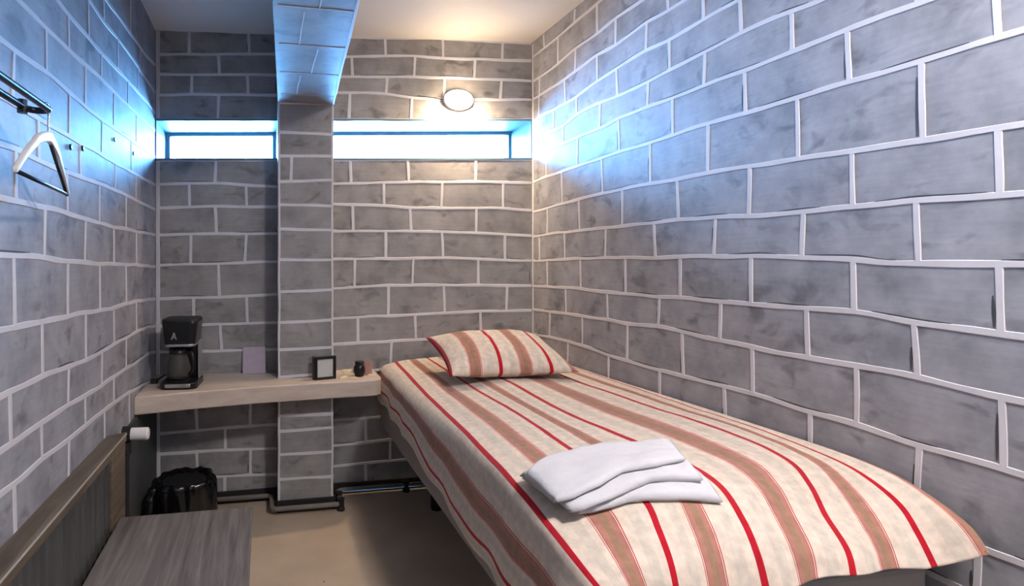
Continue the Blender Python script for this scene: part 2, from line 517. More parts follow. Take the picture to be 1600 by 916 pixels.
ROWS_BACK_R = [
    ([(0.353, 2.546), (0.976, 2.586), (1.536, 2.601)], []),
    ([(0.371, 2.436), (0.838, 2.476), (1.026, 2.474), (1.536, 2.494)], [0.67, 1.01, 1.378]),
    ([(0.371, 2.326), (0.861, 2.356), (1.214, 2.367), (1.545, 2.376)], [0.479, 0.842, 1.202]),
    ([(0.371, 2.237), (0.677, 2.25), (0.838, 2.234), (1.214, 2.244), (1.545, 2.262)], [0.677, 1.018, 1.37]),
    ([(0.371, 2.087), (1.553, 2.143)], [0.464, 0.823, 1.202]),
    ([(0.371, 1.862), (1.561, 1.907)], []),
    ([(0.371, 1.727), (0.759, 1.748), (1.166, 1.762), (1.561, 1.765)], [0.472, 0.804, 1.21]),
    ([(0.371, 1.616), (0.703, 1.611), (0.816, 1.602), (1.337, 1.612), (1.569, 1.601)], [0.662, 1.003, 1.382]),
    ([(0.371, 1.466), (1.003, 1.469), (1.253, 1.46), (1.569, 1.447)], [0.483, 0.816, 1.214]),
    ([(0.371, 1.309), (0.842, 1.313), (1.003, 1.317), (1.21, 1.31), (1.569, 1.298)], [0.673, 1.007, 1.394]),
    ([(0.371, 1.145), (0.681, 1.16), (1.003, 1.158), (1.21, 1.156), (1.569, 1.149)], [0.493, 0.831, 1.226]),
    ([(0.371, 0.974), (0.417, 0.98), (0.838, 0.99), (1.21, 1.002), (1.577, 1.003)], [0.688, 1.018, 1.406]),
    ([(0.371, 0.835), (0.711, 0.84), (0.922, 0.848), (1.577, 0.854)], [0.512, 0.846, 1.242]),
    ([(0.371, 0.674), (1.586, 0.708)], [0.703, 1.041, 1.406]),
    ([(0.371, 0.542), (1.586, 0.562)], [0.533, 0.85, 1.238]),
    ([(0.371, 0.407), (0.707, 0.414), (1.586, 0.424)], [0.696, 1.041]),
    ([(0.371, 0.267), (0.707, 0.283), (1.586, 0.302)], [0.555, 0.888]),
    ([(0.371, 0.153), (0.785, 0.164), (1.586, 0.179)], [0.696, 1.041]),
    ([(0.371, 0.028), (1.586, 0.045)], [0.555, 0.888]),
]
ROWS_PILLAR = [
    ([(0.078, 2.119), (0.347, 2.127)], []),
    ([(0.071, 1.966), (0.347, 1.962)], []),
    ([(0.071, 1.841), (0.347, 1.851)], []),
    ([(0.068, 1.709), (0.347, 1.723)], [0.133]),
    ([(0.068, 1.59), (0.347, 1.588)], []),
    ([(0.068, 1.464), (0.347, 1.46)], []),
    ([(0.068, 1.305), (0.347, 1.305)], []),
    ([(0.068, 1.14), (0.347, 1.147)], []),
    ([(0.068, 0.978), (0.347, 0.989)], []),
    ([(0.068, 0.839), (0.347, 0.844)], []),
    ([(0.075, 0.697), (0.347, 0.71)], []),
    ([(0.075, 0.598), (0.347, 0.602)], []),
    ([(0.075, 0.498), (0.347, 0.494)], []),
    ([(0.075, 0.416), (0.347, 0.423)], []),
    ([(0.075, 0.297), (0.347, 0.296)], []),
    ([(0.075, 0.171), (0.347, 0.164)], []),
]

# ---------------------------------------------------------------- the room
MORTAR_W = 0.016


def at(poly, s):
    """height of a joint line at position s"""
    p = sorted(poly)
    if s <= p[0][0]: return p[0][1]
    if s >= p[-1][0]: return p[-1][1]
    for (a, za), (c, zc) in zip(p, p[1:]):
        if a <= s <= c:
            return za + (zc - za) * (s - a) / max(c - a, 1e-6)


def strip(bm, pts, place, width, off, mi, fade=False, seed=0.0):
    """a hand painted line: pts are (along, height); place maps them onto the wall"""
    res = []
    n = len(pts)
    for i, (s, z) in enumerate(pts):
        a = pts[max(i - 1, 0)]
        c = pts[min(i + 1, n - 1)]
        dx, dz = c[0] - a[0], c[1] - a[1]
        ln = math.hypot(dx, dz) or 1
        nx, nz = -dz / ln, dx / ln
        wob = noise.noise(Vector((s * 6 + seed, z * 6, seed))) * 0.0035
        w = width * (1 + 0.28 * noise.noise(Vector((s * 9, z * 9, seed + 4)))) / 2
        if fade:
            t = i / (n - 1)
            w *= math.sin(PI * min(max(t, 0.04), 0.96)) ** 0.6
        row = []
        for k, d in ((-1, 0.0), (-0.82, off), (0.82, off), (1, 0.0)):
            row.append(bm.verts.new(place(s + nx * (wob + w * k), z + nz * (wob + w * k), d)))
        res.append(row)
    for A, B_ in zip(res, res[1:]):
        for k in range(3):
            f = bm.faces.new((A[k], A[k + 1], B_[k + 1], B_[k]))
            f.material_index = mi


def line(p, q, step=0.03):
    n = max(2, int(math.hypot(q[0] - p[0], q[1] - p[1]) / step) + 1)
    return [(p[0] + (q[0] - p[0]) * i / (n - 1), p[1] + (q[1] - p[1]) * i / (n - 1)) for i in range(n)]


def courses(bm, rows, place, s0, s1, top, pitch=0.35, fill_to=None, smear=0.5, seed=1.0, extend=True, right_sign=-1):
    rnd = random.Random(int(seed * 100))
    rows = [(sorted(r), sorted(j)) for r, j in rows]
    if fill_to is not None:
        z = sum(p[1] for p in rows[-1][0]) / len(rows[-1][0])
        k = 0
        while z - 0.142 > fill_to:
            z -= 0.142
            k += 1
            rows.append(([(s0, z), (s1, z)], [s1 - (0.12 if k % 2 else 0.3)]))
    prev = [(s0, top), (s1, top)]
    for idx, (poly, joints) in enumerate(rows):
        a, c = (s0, s1) if extend else (poly[0][0], poly[-1][0])
        n = int((c - a) / 0.03) + 2
        ss = [a + (c - a) * i / (n - 1) for i in range(n)]
        zs = [at(poly, s) for s in ss]
        zs = [(zs[max(i - 1, 0)] + zs[i] + zs[min(i + 1, n - 1)]) / 3 for i in range(n)]
        strip(bm, list(zip(ss, zs)), place, MORTAR_W, 0.0022, 1, seed=seed + idx)
        js = list(joints)
        if js and extend:
            s = min(js) - pitch
            while s > s0 + 0.02:
                js.append(s)
                s -= pitch
        js = sorted(set(js))
        for s in js:
            zt, zb = at(prev, s), at(poly, s)
            if zt - zb > 0.03:
                lean = rnd.uniform(-0.004, 0.004)
                strip(bm, line((s + lean, zt - 0.004), (s - lean, zb + 0.004)), place, MORTAR_W, 0.0021, 1, seed=seed + s)
        # dark smears at the lower and side edges of some blocks
        edges = [a] + js + [c]
        for e0, e1 in zip(edges, edges[1:]):
            if e1 - e0 < 0.08 or not joints: continue
            if rnd.random() < smear:
                q0 = e0 + (e1 - e0) * rnd.uniform(0.04, 0.4)
                q1 = q0 + (e1 - q0) * rnd.uniform(0.4, 0.97)
                pts = [(s, at(poly, s) + MORTAR_W * 0.55) for s in [q0 + (q1 - q0) * i / 14 for i in range(15)]]
                strip(bm, pts, place, 0.006, 0.0012, 2, fade=True, seed=seed + idx)
            if rnd.random() < smear * 0.5:
                e = (e0 + MORTAR_W * 0.6) if right_sign < 0 else (e1 - MORTAR_W * 0.6)
                zt, zb = at(prev, e) - 0.02, at(poly, e) + 0.012
                if zt - zb > 0.06:
                    z2 = zb + (zt - zb) * rnd.uniform(0.4, 0.9)
                    strip(bm, line((e, zb), (e, z2), 0.012), place, 0.006, 0.0012, 2, fade=True, seed=seed + idx)
        prev = poly


# floor
bm = bmesh.new()
box(bm, XL - 0.1, XR + 0.1, YF - 0.1, YO + 0.1, -0.06, 0)
tag(obj('floor', bm, M['floor']), kind='structure')

# ceiling: runs slightly uphill to the right
CZ0, CZ1 = 2.512, 2.604


def ceil_z(x):
    return CZ0 + (CZ1 - CZ0) * (x - XL) / (XR - XL)


bm = bmesh.new()
hexa(bm, [(XL - 0.1, YF - 0.1, ceil_z(XL - 0.1)), (XR + 0.1, YF - 0.1, ceil_z(XR + 0.1)), (XR + 0.1, YO + 0.1, ceil_z(XR + 0.1)), (XL - 0.1, YO + 0.1, ceil_z(XL - 0.1)),
          (XL - 0.1, YF - 0.1, 2.75), (XR + 0.1, YF - 0.1, 2.75), (XR + 0.1, YO + 0.1, 2.75), (XL - 0.1, YO + 0.1, 2.75)])
tag(obj('ceiling', bm, M['ceiling']), kind='structure')

# right wall
bm = bmesh.new()
box(bm, XR, XR + 0.1, YF - 0.1, YO + 0.1, 0, 2.65)
pr = lambda s, z, d: (XR - d, s, z)
courses(bm, ROWS_RIGHT, pr, YF, YB - 0.005, 2.6, 0.345, fill_to=0.1, smear=0.75, seed=1.0)
strip(bm, line((YB - 0.010, 0.05), (YB - 0.010, 2.59)), pr, 0.016, 0.002, 1, seed=3)
tag(obj('wall_right', bm, [M['brick'], M['mortar'], M['smear']]), kind='structure')

# left wall
bm = bmesh.new()
box(bm, XL - 0.1, XL, YF - 0.1, YO + 0.1, 0, 2.6)
pl = lambda s, z, d: (XL + d, s, z)
courses(bm, ROWS_LEFT, pl, YF, YB - 0.005, 2.51, 0.37, fill_to=0.1, smear=0.3, seed=2.0)
tag(obj('wall_left', bm, [M['brick'], M['mortar'], M['smear']]), kind='structure')

# wall behind the camera
bm = bmesh.new()
box(bm, XL, XR, YF - 0.1, YF, 0, 2.65)
pf = lambda s, z, d: (s, YF + d, z)
courses(bm, [([(XL, z), (XR, z)], [XL + (0.15 if i % 2 else 0.33) + 0.36 * k for k in range(5)]) for i, z in enumerate([2.46 - 0.145 * q for q in range(17)])],
        pf, XL, XR, 2.6, 9, smear=0.3, seed=6.0)
tag(obj('wall_front', bm, [M['brick'], M['mortar'], M['smear']]), kind='structure')

# back wall with the long slit opening (sloping slightly up to the right, like the courses)
def win_top(x): return 2.043 + (2.143 - 2.043) * (x - XL) / (XR - XL)
def win_bot(x): return 1.830 + (1.907 - 1.830) * (x - XL) / (XR - XL)


bm = bmesh.new()
T = YO + 0.1
hexa(bm, [(XL, YB, 0), (XR, YB, 0), (XR, T, 0), (XL, T, 0), (XL, YB, win_bot(XL)), (XR, YB, win_bot(XR)), (XR, T, win_bot(XR)), (XL, T, win_bot(XL))])
hexa(bm, [(XL, YB, win_top(XL)), (XR, YB, win_top(XR)), (XR, T, win_top(XR)), (XL, T, win_top(XL)), (XL, YB, 2.65), (XR, YB, 2.65), (XR, T, 2.65), (XL, T, 2.65)])
# painted reveals lining the opening: head, sill and the two ends
e = 0.004
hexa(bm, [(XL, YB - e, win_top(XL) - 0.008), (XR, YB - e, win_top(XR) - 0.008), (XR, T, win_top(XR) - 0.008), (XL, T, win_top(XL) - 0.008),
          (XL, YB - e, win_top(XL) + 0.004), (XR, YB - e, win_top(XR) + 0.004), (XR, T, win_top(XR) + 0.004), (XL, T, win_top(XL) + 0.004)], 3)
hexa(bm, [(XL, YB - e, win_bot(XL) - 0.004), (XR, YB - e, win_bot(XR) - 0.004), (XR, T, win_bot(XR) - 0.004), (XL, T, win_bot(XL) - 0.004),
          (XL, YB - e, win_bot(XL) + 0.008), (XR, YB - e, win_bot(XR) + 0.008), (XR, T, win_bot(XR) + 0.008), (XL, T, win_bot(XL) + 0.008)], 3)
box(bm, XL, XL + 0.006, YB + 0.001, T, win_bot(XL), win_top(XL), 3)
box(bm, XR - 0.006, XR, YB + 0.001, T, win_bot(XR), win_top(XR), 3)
pb = lambda s, z, d: (s, YB - d, z)
courses(bm, ROWS_BACK_L, pb, XL + 0.012, PIL_X0, 2.53, 9, smear=0.35, seed=3.0, right_sign=1)
courses(bm, ROWS_BACK_R, pb, PIL_X1, XR - 0.005, 2.57, 9, smear=0.35, seed=4.0, right_sign=1)
strip(bm, line((XL + 0.014, 0.05), (XL + 0.014, win_bot(XL))), pb, 0.02, 0.002, 1, seed=3)
strip(bm, line((XL + 0.014, win_top(XL)), (XL + 0.014, 2.51)), pb, 0.02, 0.002, 1, seed=3)
tag(obj('wall_back', bm, [M['brick_back'], M['mortar'], M['smear'], M['reveal']]), kind='structure')

# pillar in front of the wall, running through the window slit, and the ceiling beam it carries
BEAM_Z = 2.119
bm = bmesh.new()
box(bm, PIL_X0, PIL_X1, PIL_Y, YO + 0.1, 0, ceil_z(0.2))
pp = lambda s, z, d: (s, PIL_Y - d, z)
courses(bm, ROWS_PILLAR, pp, PIL_X0, PIL_X1, BEAM_Z, 9, smear=0.3, seed=5.0, right_sign=1)
for xx in (PIL_X0 + 0.006, PIL_X1 - 0.006):
    strip(bm, line((xx, 0.05), (xx, BEAM_Z - 0.005)), pp, 0.011, 0.002, 1, seed=xx)
tag(obj('trim_1', bm, [M['brick_back'], M['mortar'], M['smear']]), 'grey block-painted pillar rising between the two slit windows', None, kind='structure')

bm = bmesh.new()
y0 = YF
k = (3.0 - y0) / (3.0 - 1.8)
xa1, xb1 = 0.071 + (0.026 - 0.071) * k, 0.354 + (0.291 - 0.354) * k
hexa(bm, [(xa1, y0, BEAM_Z), (xb1, y0, BEAM_Z), (0.354, PIL_Y + 0.0, BEAM_Z), (0.066, PIL_Y + 0.0, BEAM_Z),
          (xa1, y0, ceil_z(0) + 0.05), (xb1, y0, ceil_z(0) + 0.05), (0.354, PIL_Y + 0.0, ceil_z(0) + 0.05), (0.066, PIL_Y + 0.0, ceil_z(0) + 0.05)])
pu = lambda s, z, d: (s, z, BEAM_Z - d)
# faint courses on the underside and a pale line on the lower right arris
kk = 0
yy = 2.86
while yy > 0:
    q = (3.0 - yy) / 1.2
    strip(bm, line((0.071 - 0.045 * q + 0.01, yy), (0.354 - 0.063 * q - 0.01, yy)), pu, 0.005, 0.0012, 1, seed=yy)
    strip(bm, line((0.16 + (0.06 if kk % 2 else 0) - 0.05 * q, yy), (0.16 + (0.06 if kk % 2 else 0) - 0.05 * q, yy - 0.3)), pu, 0.005, 0.0012, 1, seed=yy)
    yy -= 0.33
    kk += 1
strip(bm, [(0.350 - 0.063 * (3.0 - y) / 1.2, y) for y in [3.0 - 0.05 * i for i in range(78)]], pu, 0.010, 0.0015, 1, seed=2)
tag(obj('trim_2', bm, [M['brick_back'], M['mortar'], M['smear']]), 'blue-lit boxed beam running along the ceiling to the pillar', None, kind='structure')

# windows in the slit
def window(name, x0, x1, inset_r, label):
    root = bpy.data.objects.new(name, None)
    C.objects.link(root)
    root.location = (x0, YO, win_bot(x0))
    tag(root, label, kind='structure')
    bm = bmesh.new()
    ft, fb, fs = 0.018, 0.012, 0.022
    def bar(xa, xb, za0, za1, zb0, zb1, d0=0.0, d1=0.05):
        hexa(bm, [(xa - x0, d0, za0 - win_bot(x0)), (xb - x0, d0, zb0 - win_bot(x0)), (xb - x0, d1, zb0 - win_bot(x0)), (xa - x0, d1, za0 - win_bot(x0)),
                  (xa - x0, d0, za1 - win_bot(x0)), (xb - x0, d0, zb1 - win_bot(x0)), (xb - x0, d1, zb1 - win_bot(x0)), (xa - x0, d1, za1 - win_bot(x0))])
    T0, T1, B0, B1 = win_top(x0) - 0.008, win_top(x1) - 0.008, win_bot(x0) + 0.008, win_bot(x1) + 0.008
    bar(x0, x1, T0 - ft, T0, T1 - ft, T1)
    bar(x0, x1, B0, B0 + fb, B1, B1 + fb)
    bar(x0, x0 + fs, B0 + fb, T0 - ft, B0 + fb, T0 - ft)
    bar(x1 - fs - inset_r, x1, B1 + fb, T1 - ft, B1 + fb, T1 - ft)
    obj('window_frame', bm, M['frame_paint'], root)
    bm = bmesh.new()
    def slab():
        xa, xb = x0 + fs, x1 - fs - inset_r
        hexa(bm, [(xa - x0, 0.02, fb + 0.008), (xb - x0, 0.02, win_bot(xb) + fb + 0.008 - win_bot(x0)), (xb - x0, 0.026, win_bot(xb) + fb + 0.008 - win_bot(x0)), (xa - x0, 0.026, fb + 0.008),
                  (xa - x0, 0.02, T0 - ft - win_bot(x0)), (xb - x0, 0.02, T1 - ft - win_bot(x0)), (xb - x0, 0.026, T1 - ft - win_bot(x0)), (xa - x0, 0.026, T0 - ft - win_bot(x0))])
    slab()
    obj('pane', bm, M['glass'], root)


window('window_1', XL + 0.006, PIL_X0, 0.0, 'narrow slit window left of the pillar')
window('window_2', PIL_X1, XR - 0.006, -0.010, 'long slit window right of the pillar')

# skirting line, blackened, along the foot of the back wall
bm = bmesh.new()
box(bm, XL + 0.0, PIL_X0, YB - 0.012, YB, 0, 0.062)
box(bm, PIL_X1, XR, YB - 0.012, YB, 0, 0.062)
box(bm, PIL_X0 - 0.010, PIL_X1 + 0.010, PIL_Y - 0.012, PIL_Y, 0, 0.062)
tag(obj('baseboard_back', bm, M['black_dirt'], bevel=0.003), kind='structure')

# panel added to darken the low left wall between heater and back wall
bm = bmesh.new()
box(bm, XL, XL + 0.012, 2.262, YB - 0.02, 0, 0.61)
tag(obj('trim_3', bm, M['dark_panel'], bevel=0.003), 'added panel darkening the low left wall behind the bin', None, kind='structure')

# ---------------------------------------------------------------- bed
bed = thing('bed', 'single bed with grey fabric base against the right wall', 'bed', (1.07, 2.1, 0))
BX, BY = 1.07, 2.1
bm = bmesh.new()
box(bm, 0.628 - BX, 1.515 - BX, 1.062 - BY, 3.15 - BY, 0.385, 0.60)
obj('base', bm, M['bed_grey'], bed, bevel=0.02, seg=3)
bm = bmesh.new()
box(bm, 0.665 - BX, 1.52 - BX, 1.13 - BY, 3.14 - BY, 0.601, 0.700)
obj('mattress', bm, M['mattress'], bed, bevel=0.04, seg=4, smooth=True)
for lx in (0.88, 1.43):
    for ly in (1.24, 2.90):
        bm = bmesh.new()
        lathe(bm, [(0.028, 0), (0.030, 0.01), (0.034, 0.20), (0.040, 0.386)], lx - BX, ly - BY, 16)
        obj('leg', bm, M['black_matt'], bed, smooth=True)

# quilt control net: one list per cloth line (u = stripe number), one point per station from head to foot
QUILT = [
 (-0.35, [(.612,3.15,.56),(.602,2.8,.548),(.598,2.35,.530),(.598,1.9,.490),(.598,1.55,.468),(.598,1.32,.458),(.600,1.2,.452),(.604,1.10,.455),(.625,1.035,.475),(.675,1.005,.505)]),
 (0.0,   [(.618,3.15,.625),(.603,2.8,.605),(.600,2.35,.585),(.600,1.9,.520),(.600,1.55,.505),(.600,1.32,.500),(.602,1.2,.498),(.608,1.10,.500),(.632,1.035,.515),(.685,1.010,.535)]),
 (0.5,   [(.628,3.15,.675),(.616,2.8,.665),(.612,2.35,.655),(.612,1.9,.618),(.612,1.55,.590),(.612,1.32,.580),(.614,1.2,.575),(.620,1.11,.570),(.645,1.04,.565),(.695,1.012,.555)]),
 (0.78,  [(.648,3.15,.715),(.634,2.8,.712),(.626,2.35,.706),(.624,1.9,.692),(.622,1.55,.672),(.622,1.32,.655),(.624,1.2,.645),(.632,1.11,.628),(.655,1.045,.602),(.705,1.012,.565)]),
 (1.0,   [(.720,3.15,.733),(.695,2.8,.737),(.670,2.35,.735),(.653,1.9,.735),(.642,1.55,.727),(.638,1.32,.707),(.638,1.2,.690),(.645,1.11,.668),(.664,1.050,.635),(.712,1.012,.570)]),
 (2.0,   [(.900,3.15,.750),(.895,2.8,.750),(.887,2.35,.750),(.886,1.9,.752),(.868,1.55,.757),(.862,1.32,.757),(.860,1.19,.748),(.840,1.11,.713),(.822,1.047,.668),(.815,1.015,.600)]),
 (3.0,   [(1.06,3.15,.757),(1.055,2.8,.763),(1.046,2.32,.770),(1.032,1.9,.770),(1.050,1.55,.773),(1.078,1.32,.773),(1.065,1.19,.762),(1.043,1.10,.724),(1.028,1.045,.672),(1.022,1.016,.608)]),
 (4.0,   [(1.38,3.15,.760),(1.375,2.8,.760),(1.374,2.28,.760),(1.400,1.9,.762),(1.420,1.55,.765),(1.400,1.33,.757),(1.360,1.225,.733),(1.300,1.13,.700),(1.262,1.050,.664),(1.240,1.018,.626)]),
 (5.0,   [(1.53,3.15,.757),(1.53,2.8,.760),(1.53,2.35,.762),(1.53,1.9,.766),(1.53,1.55,.768),(1.515,1.30,.764),(1.490,1.18,.752),(1.478,1.10,.722),(1.466,1.050,.672),(1.455,1.012,.622)]),
 (5.42,  [(1.550,3.15,.752),(1.551,2.8,.757),(1.551,2.35,.761),(1.551,1.9,.769),(1.551,1.55,.773),(1.547,1.30,.775),(1.540,1.16,.767),(1.530,1.07,.745),(1.522,1.00,.712),(1.516,.958,.668)]),
 (5.75,  [(1.558,3.15,.735),(1.558,2.8,.738),(1.558,2.35,.742),(1.558,1.9,.748),(1.558,1.55,.755),(1.556,1.30,.758),(1.553,1.16,.750),(1.547,1.07,.733),(1.540,1.00,.708),(1.524,.958,.676)]),
 (6.30,  [(1.560,3.15,.65),(1.560,2.8,.65),(1.560,2.35,.65),(1.560,1.9,.655),(1.560,1.55,.66),(1.560,1.30,.67),(1.560,1.17,.685),(1.558,1.09,.690),(1.552,1.02,.690),(1.530,.968,.680)]),
]


def crom(p0, p1, p2, p3, t):
    return 0.5 * ((2 * p1) + (p2 - p0) * t + (2 * p0 - 5 * p1 + 4 * p2 - p3) * t * t + (3 * p1 - p0 - 3 * p2 + p3) * t ** 3)


def net_surface(net, us, nv_seg, usub):
    """smooth surface through a control net; returns grid of points and the u of every line"""
    lines = []
    for ln in net:
        P = [Vector(p) for p in ln]
        row = []
        n = len(P)
        for i in range(n - 1):
            for j in range(nv_seg):
                t = j / nv_seg
                row.append(crom(P[max(i - 1, 0)], P[i], P[i + 1], P[min(i + 2, n - 1)], t))
        row.append(P[-1])
        lines.append(row)
    grid, uu = [], []
    n = len(lines)
    for i in range(n - 1):
        k = max(2, int(round((us[i + 1] - us[i]) * usub)))
        for j in range(k + (1 if i == n - 2 else 0)):
            t = j / k
            u = us[i] + (us[i + 1] - us[i]) * t
            grid.append([])
            for q in range(len(lines[0])):
                p1, p2 = lines[i][q], lines[i + 1][q]
                h = us[i + 1] - us[i]
                m1 = (p2 - p1) if i == 0 else (p2 - lines[i - 1][q]) / (us[i + 1] - us[i - 1]) * h
                m2 = (p2 - p1) if i == n - 2 else (lines[i + 2][q] - p1) / (us[i + 2] - us[i]) * h
                t2, t3 = t * t, t * t * t
                grid[-1].append(p1 * (2 * t3 - 3 * t2 + 1) + m1 * (t3 - 2 * t2 + t) + p2 * (-2 * t3 + 3 * t2) + m2 * (t3 - t2))
            uu.append(u)
    return grid, uu


def cloth_obj(name, grid, us, vs, mat, thick, parent=None):
    bm = bmesh.new()
    lay = bm.loops.layers.uv.new('UVMap')
    V = [[bm.verts.new(p) for p in row] for row in grid]
    for i in range(len(V) - 1):
        for j in range(len(V[0]) - 1):
            f = bm.faces.new((V[i][j], V[i + 1][j], V[i + 1][j + 1], V[i][j + 1]))
            for lp, (a, c) in zip(f.loops, ((i, j), (i + 1, j), (i + 1, j + 1), (i, j + 1))):
                lp[lay].uv = (us[a], vs[c])
    o = obj(name, bm, mat, parent, smooth=True)
    s = o.modifiers.new('thickness', 'SOLIDIFY')
    s.thickness = thick
    s.offset = -1
    return o


grid, us = net_surface([q[1] for q in QUILT], [q[0] for q in QUILT], 9, 14)
nv = len(grid[0])
for i, row in enumerate(grid):
    for j, p in enumerate(row):
        u = us[i]
        v = j / (nv - 1)
        if u < 0.9:                                   # side drape: soft vertical waves, stronger near the hem
            a = min(1.0, (0.9 - u) / 1.1)
            p.x -= a * (0.006 + 0.007 * math.sin(p.y * 19 + 1.3 * math.sin(p.y * 5)))
            p.z += a * 0.006 * math.sin(p.y * 27)
        if u < 5.1:
            p.z += 0.0035 * noise.noise(Vector((p.x * 5, p.y * 4, 0))) + 0.0015 * noise.noise(Vector((p.x * 16, p.y * 13, 3)))
        if j > nv - 20 and u < 5:
            a = (j - (nv - 20)) / 20
            p.y -= a * 0.006 * math.sin(p.x * 31)
quilt = cloth_obj('bed_cover', grid, us, [j / nv for j in range(nv)], M['cloth'], 0.006)
tag(quilt, 'red and cream striped cotton bed cover draped over the single bed', 'bed cover')
bmq = bmesh.new()
bmq.from_mesh(quilt.data)
TREE = BVHTree.FromBMesh(bmq)
bmq.free()


def bed_z(x, y):
    h = TREE.ray_cast(Vector((x, y, 2)), Vector((0, 0, -1)))
    return h[0].z if h[0] else 0.70


# pillow: cushion shape in the same ticking
PW, PD, PH = 0.60, 0.45, 0.18
NU, NV = 48, 36
bm = bmesh.new()
lay = bm.loops.layers.uv.new('UVMap')


def pillow_pt(a, c, side):
    # a, c in -1..1; edges pull in a little between the four corners
    pull_x = 1 - 0.07 * (1 - c * c)
    pull_y = 1 - 0.09 * (1 - a * a)
    h = ((1 - abs(a) ** 2.6) ** 0.62) * ((1 - abs(c) ** 2.6) ** 0.62)
    x = a * PW / 2 * pull_x
    y = c * PD / 2 * pull_y
    z = side * h * PH / 2 * (1.0 if side > 0 else 0.75)
    z += 0.006 * noise.noise(Vector((a * 3, c * 3, side))) * h
    return Vector((x, y, z))


top = [[bm.verts.new(pillow_pt(-1 + 2 * i / NU, -1 + 2 * j / NV, 1)) for j in range(NV + 1)] for i in range(NU + 1)]
bot = [[top[i][j] if i in (0, NU) or j in (0, NV) else bm.verts.new(pillow_pt(-1 + 2 * i / NU, -1 + 2 * j / NV, -1)) for j in range(NV + 1)] for i in range(NU + 1)]
for S in (top, bot):
    for i in range(NU):
        for j in range(NV):
            f = bm.faces.new((S[i][j], S[i + 1][j], S[i + 1][j + 1], S[i][j + 1]))
            for lp, (a, c) in zip(f.loops, ((i, j), (i + 1, j), (i + 1, j + 1), (i, j + 1))):
                lp[lay].uv = (-0.02 + 2.55 * a / NU, c / NV)
pillow = obj('pillow', bm, M['cloth'], None, smooth=True)
pillow.location = (1.085, 2.575, 0.858)
pillow.rotation_euler = (math.radians(14), math.radians(0), math.radians(-2))
tag(pillow, 'red and cream striped pillow propped at the head of the bed', 'pillow')


# folded towels at the foot of the bed: slabs following the bed below them
def towel(name, back, front, lift, thick, label, round_=0.4):
    """back and front are (x, y) polylines of the two long edges"""
    def along(pl, t):
        d = [0]
        for a, c in zip(pl, pl[1:]): d.append(d[-1] + math.dist(a, c))
        s = t * d[-1]
        for i in range(len(pl) - 1):
            if s <= d[i + 1] + 1e-9:
                q = (s - d[i]) / max(d[i + 1] - d[i], 1e-9)
                return (pl[i][0] + (pl[i + 1][0] - pl[i][0]) * q, pl[i][1] + (pl[i + 1][1] - pl[i][1]) * q)
        return pl[-1]
    nu, nw = 40, 26
    bm = bmesh.new()
    T_, B_ = [], []
    for i in range(nu + 1):
        ra, rb = [], []
        a, c = along(back, i / nu), along(front, i / nu)
        for j in range(nw + 1):
            t = j / nw
            x, y = a[0] + (c[0] - a[0]) * t, a[1] + (c[1] - a[1]) * t
            base = sum(bed_z(x + q, y + r) for q in (-.02, 0, .02) for r in (-.02, 0, .02)) / 9
            ed = min(i, nu - i) / nu * 0.42, min(j, nw - j) / nw * 0.30
            e = min(ed)
            k = math.sqrt(max(0.0, 1 - (1 - min(1, e / 0.022)) ** 2))
            wr = 0.006 * noise.noise(Vector((x * 14, y * 14, lift * 90))) + 0.0025 * noise.noise(Vector((x * 34, y * 40, lift * 90)))
            mid = base + lift + thick / 2
            ra.append(bm.verts.new((x, y, mid + thick / 2 * k + wr * k)))
            rb.append(ra[-1] if (i in (0, nu) or j in (0, nw)) else bm.verts.new((x, y, mid - thick / 2 * k)))
        T_.append(ra)
        B_.append(rb)
    for S in (T_, B_):
        for i in range(nu):
            for j in range(nw):
                try: bm.faces.new((S[i][j], S[i + 1][j], S[i + 1][j + 1], S[i][j + 1]))
                except ValueError: pass
    o = obj(name, bm, M['towel'], None, smooth=True)
    tag(o, label, 'towel', 'folded white towels on the bed')
    return o


towel('folded_towel', [(0.655, 1.400), (1.052, 1.262)], [(0.700, 1.200), (0.735, 1.185), (0.775, 1.180), (0.820, 1.180), (0.907, 1.154), (1.019, 1.128)], 0.004, 0.020,
      'white folded towel at the bottom of the pile on the striped bed cover')
towel('folded_towel', [(0.645, 1.390), (1.030, 1.258)], [(0.672, 1.190), (0.700, 1.178), (0.770, 1.178), (0.835, 1.186), (0.885, 1.195), (1.000, 1.166)], 0.0255, 0.019,
      'white folded towel in the middle of the pile on the striped bed cover')
towel('folded_towel', [(0.640, 1.350), (0.690, 1.378), (0.817, 1.394), (1.047, 1.335)], [(0.648, 1.212), (0.688, 1.198), (0.762, 1.203), (0.830, 1.224), (0.911, 1.210), (1.000, 1.222)], 0.046, 0.016,
      'thin white folded towel on top of the pile on the striped bed cover')


# ---------------------------------------------------------------- shelf across the back wall, notched round the pillar
bm = bmesh.new()
out = [(XL, YB), (XL, 2.70), (-0.30, 2.775), (0.0, 2.835), (0.30, 2.872), (0.52, 2.895), (0.565, 2.905), (0.59, 2.93), (0.598, 2.97), (0.600, YB),
       (PIL_X1 + 0.001, YB), (PIL_X1 + 0.001, PIL_Y - 0.001), (PIL_X0 - 0.001, PIL_Y - 0.001), (PIL_X0 - 0.001, YB)]


def shelf_z(x): return 0.700 - 0.010 * (x - XL)


lo = [bm.verts.new((x, y, shelf_z(x) - 0.082)) for x, y in out]
hi = [bm.verts.new((x, y, shelf_z(x))) for x, y in out]
bm.faces.new(lo)
bm.faces.new(hi)
for i in range(len(out)):
    j = (i + 1) % len(out)
    bm.faces.new((lo[i], lo[j], hi[j], hi[i]))
shelf = obj('wall_shelf', bm, M['shelf'], bevel=0.006, seg=2)
tag(shelf, 'thick cream painted wooden shelf running under the left part of the brick wall', 'shelf')


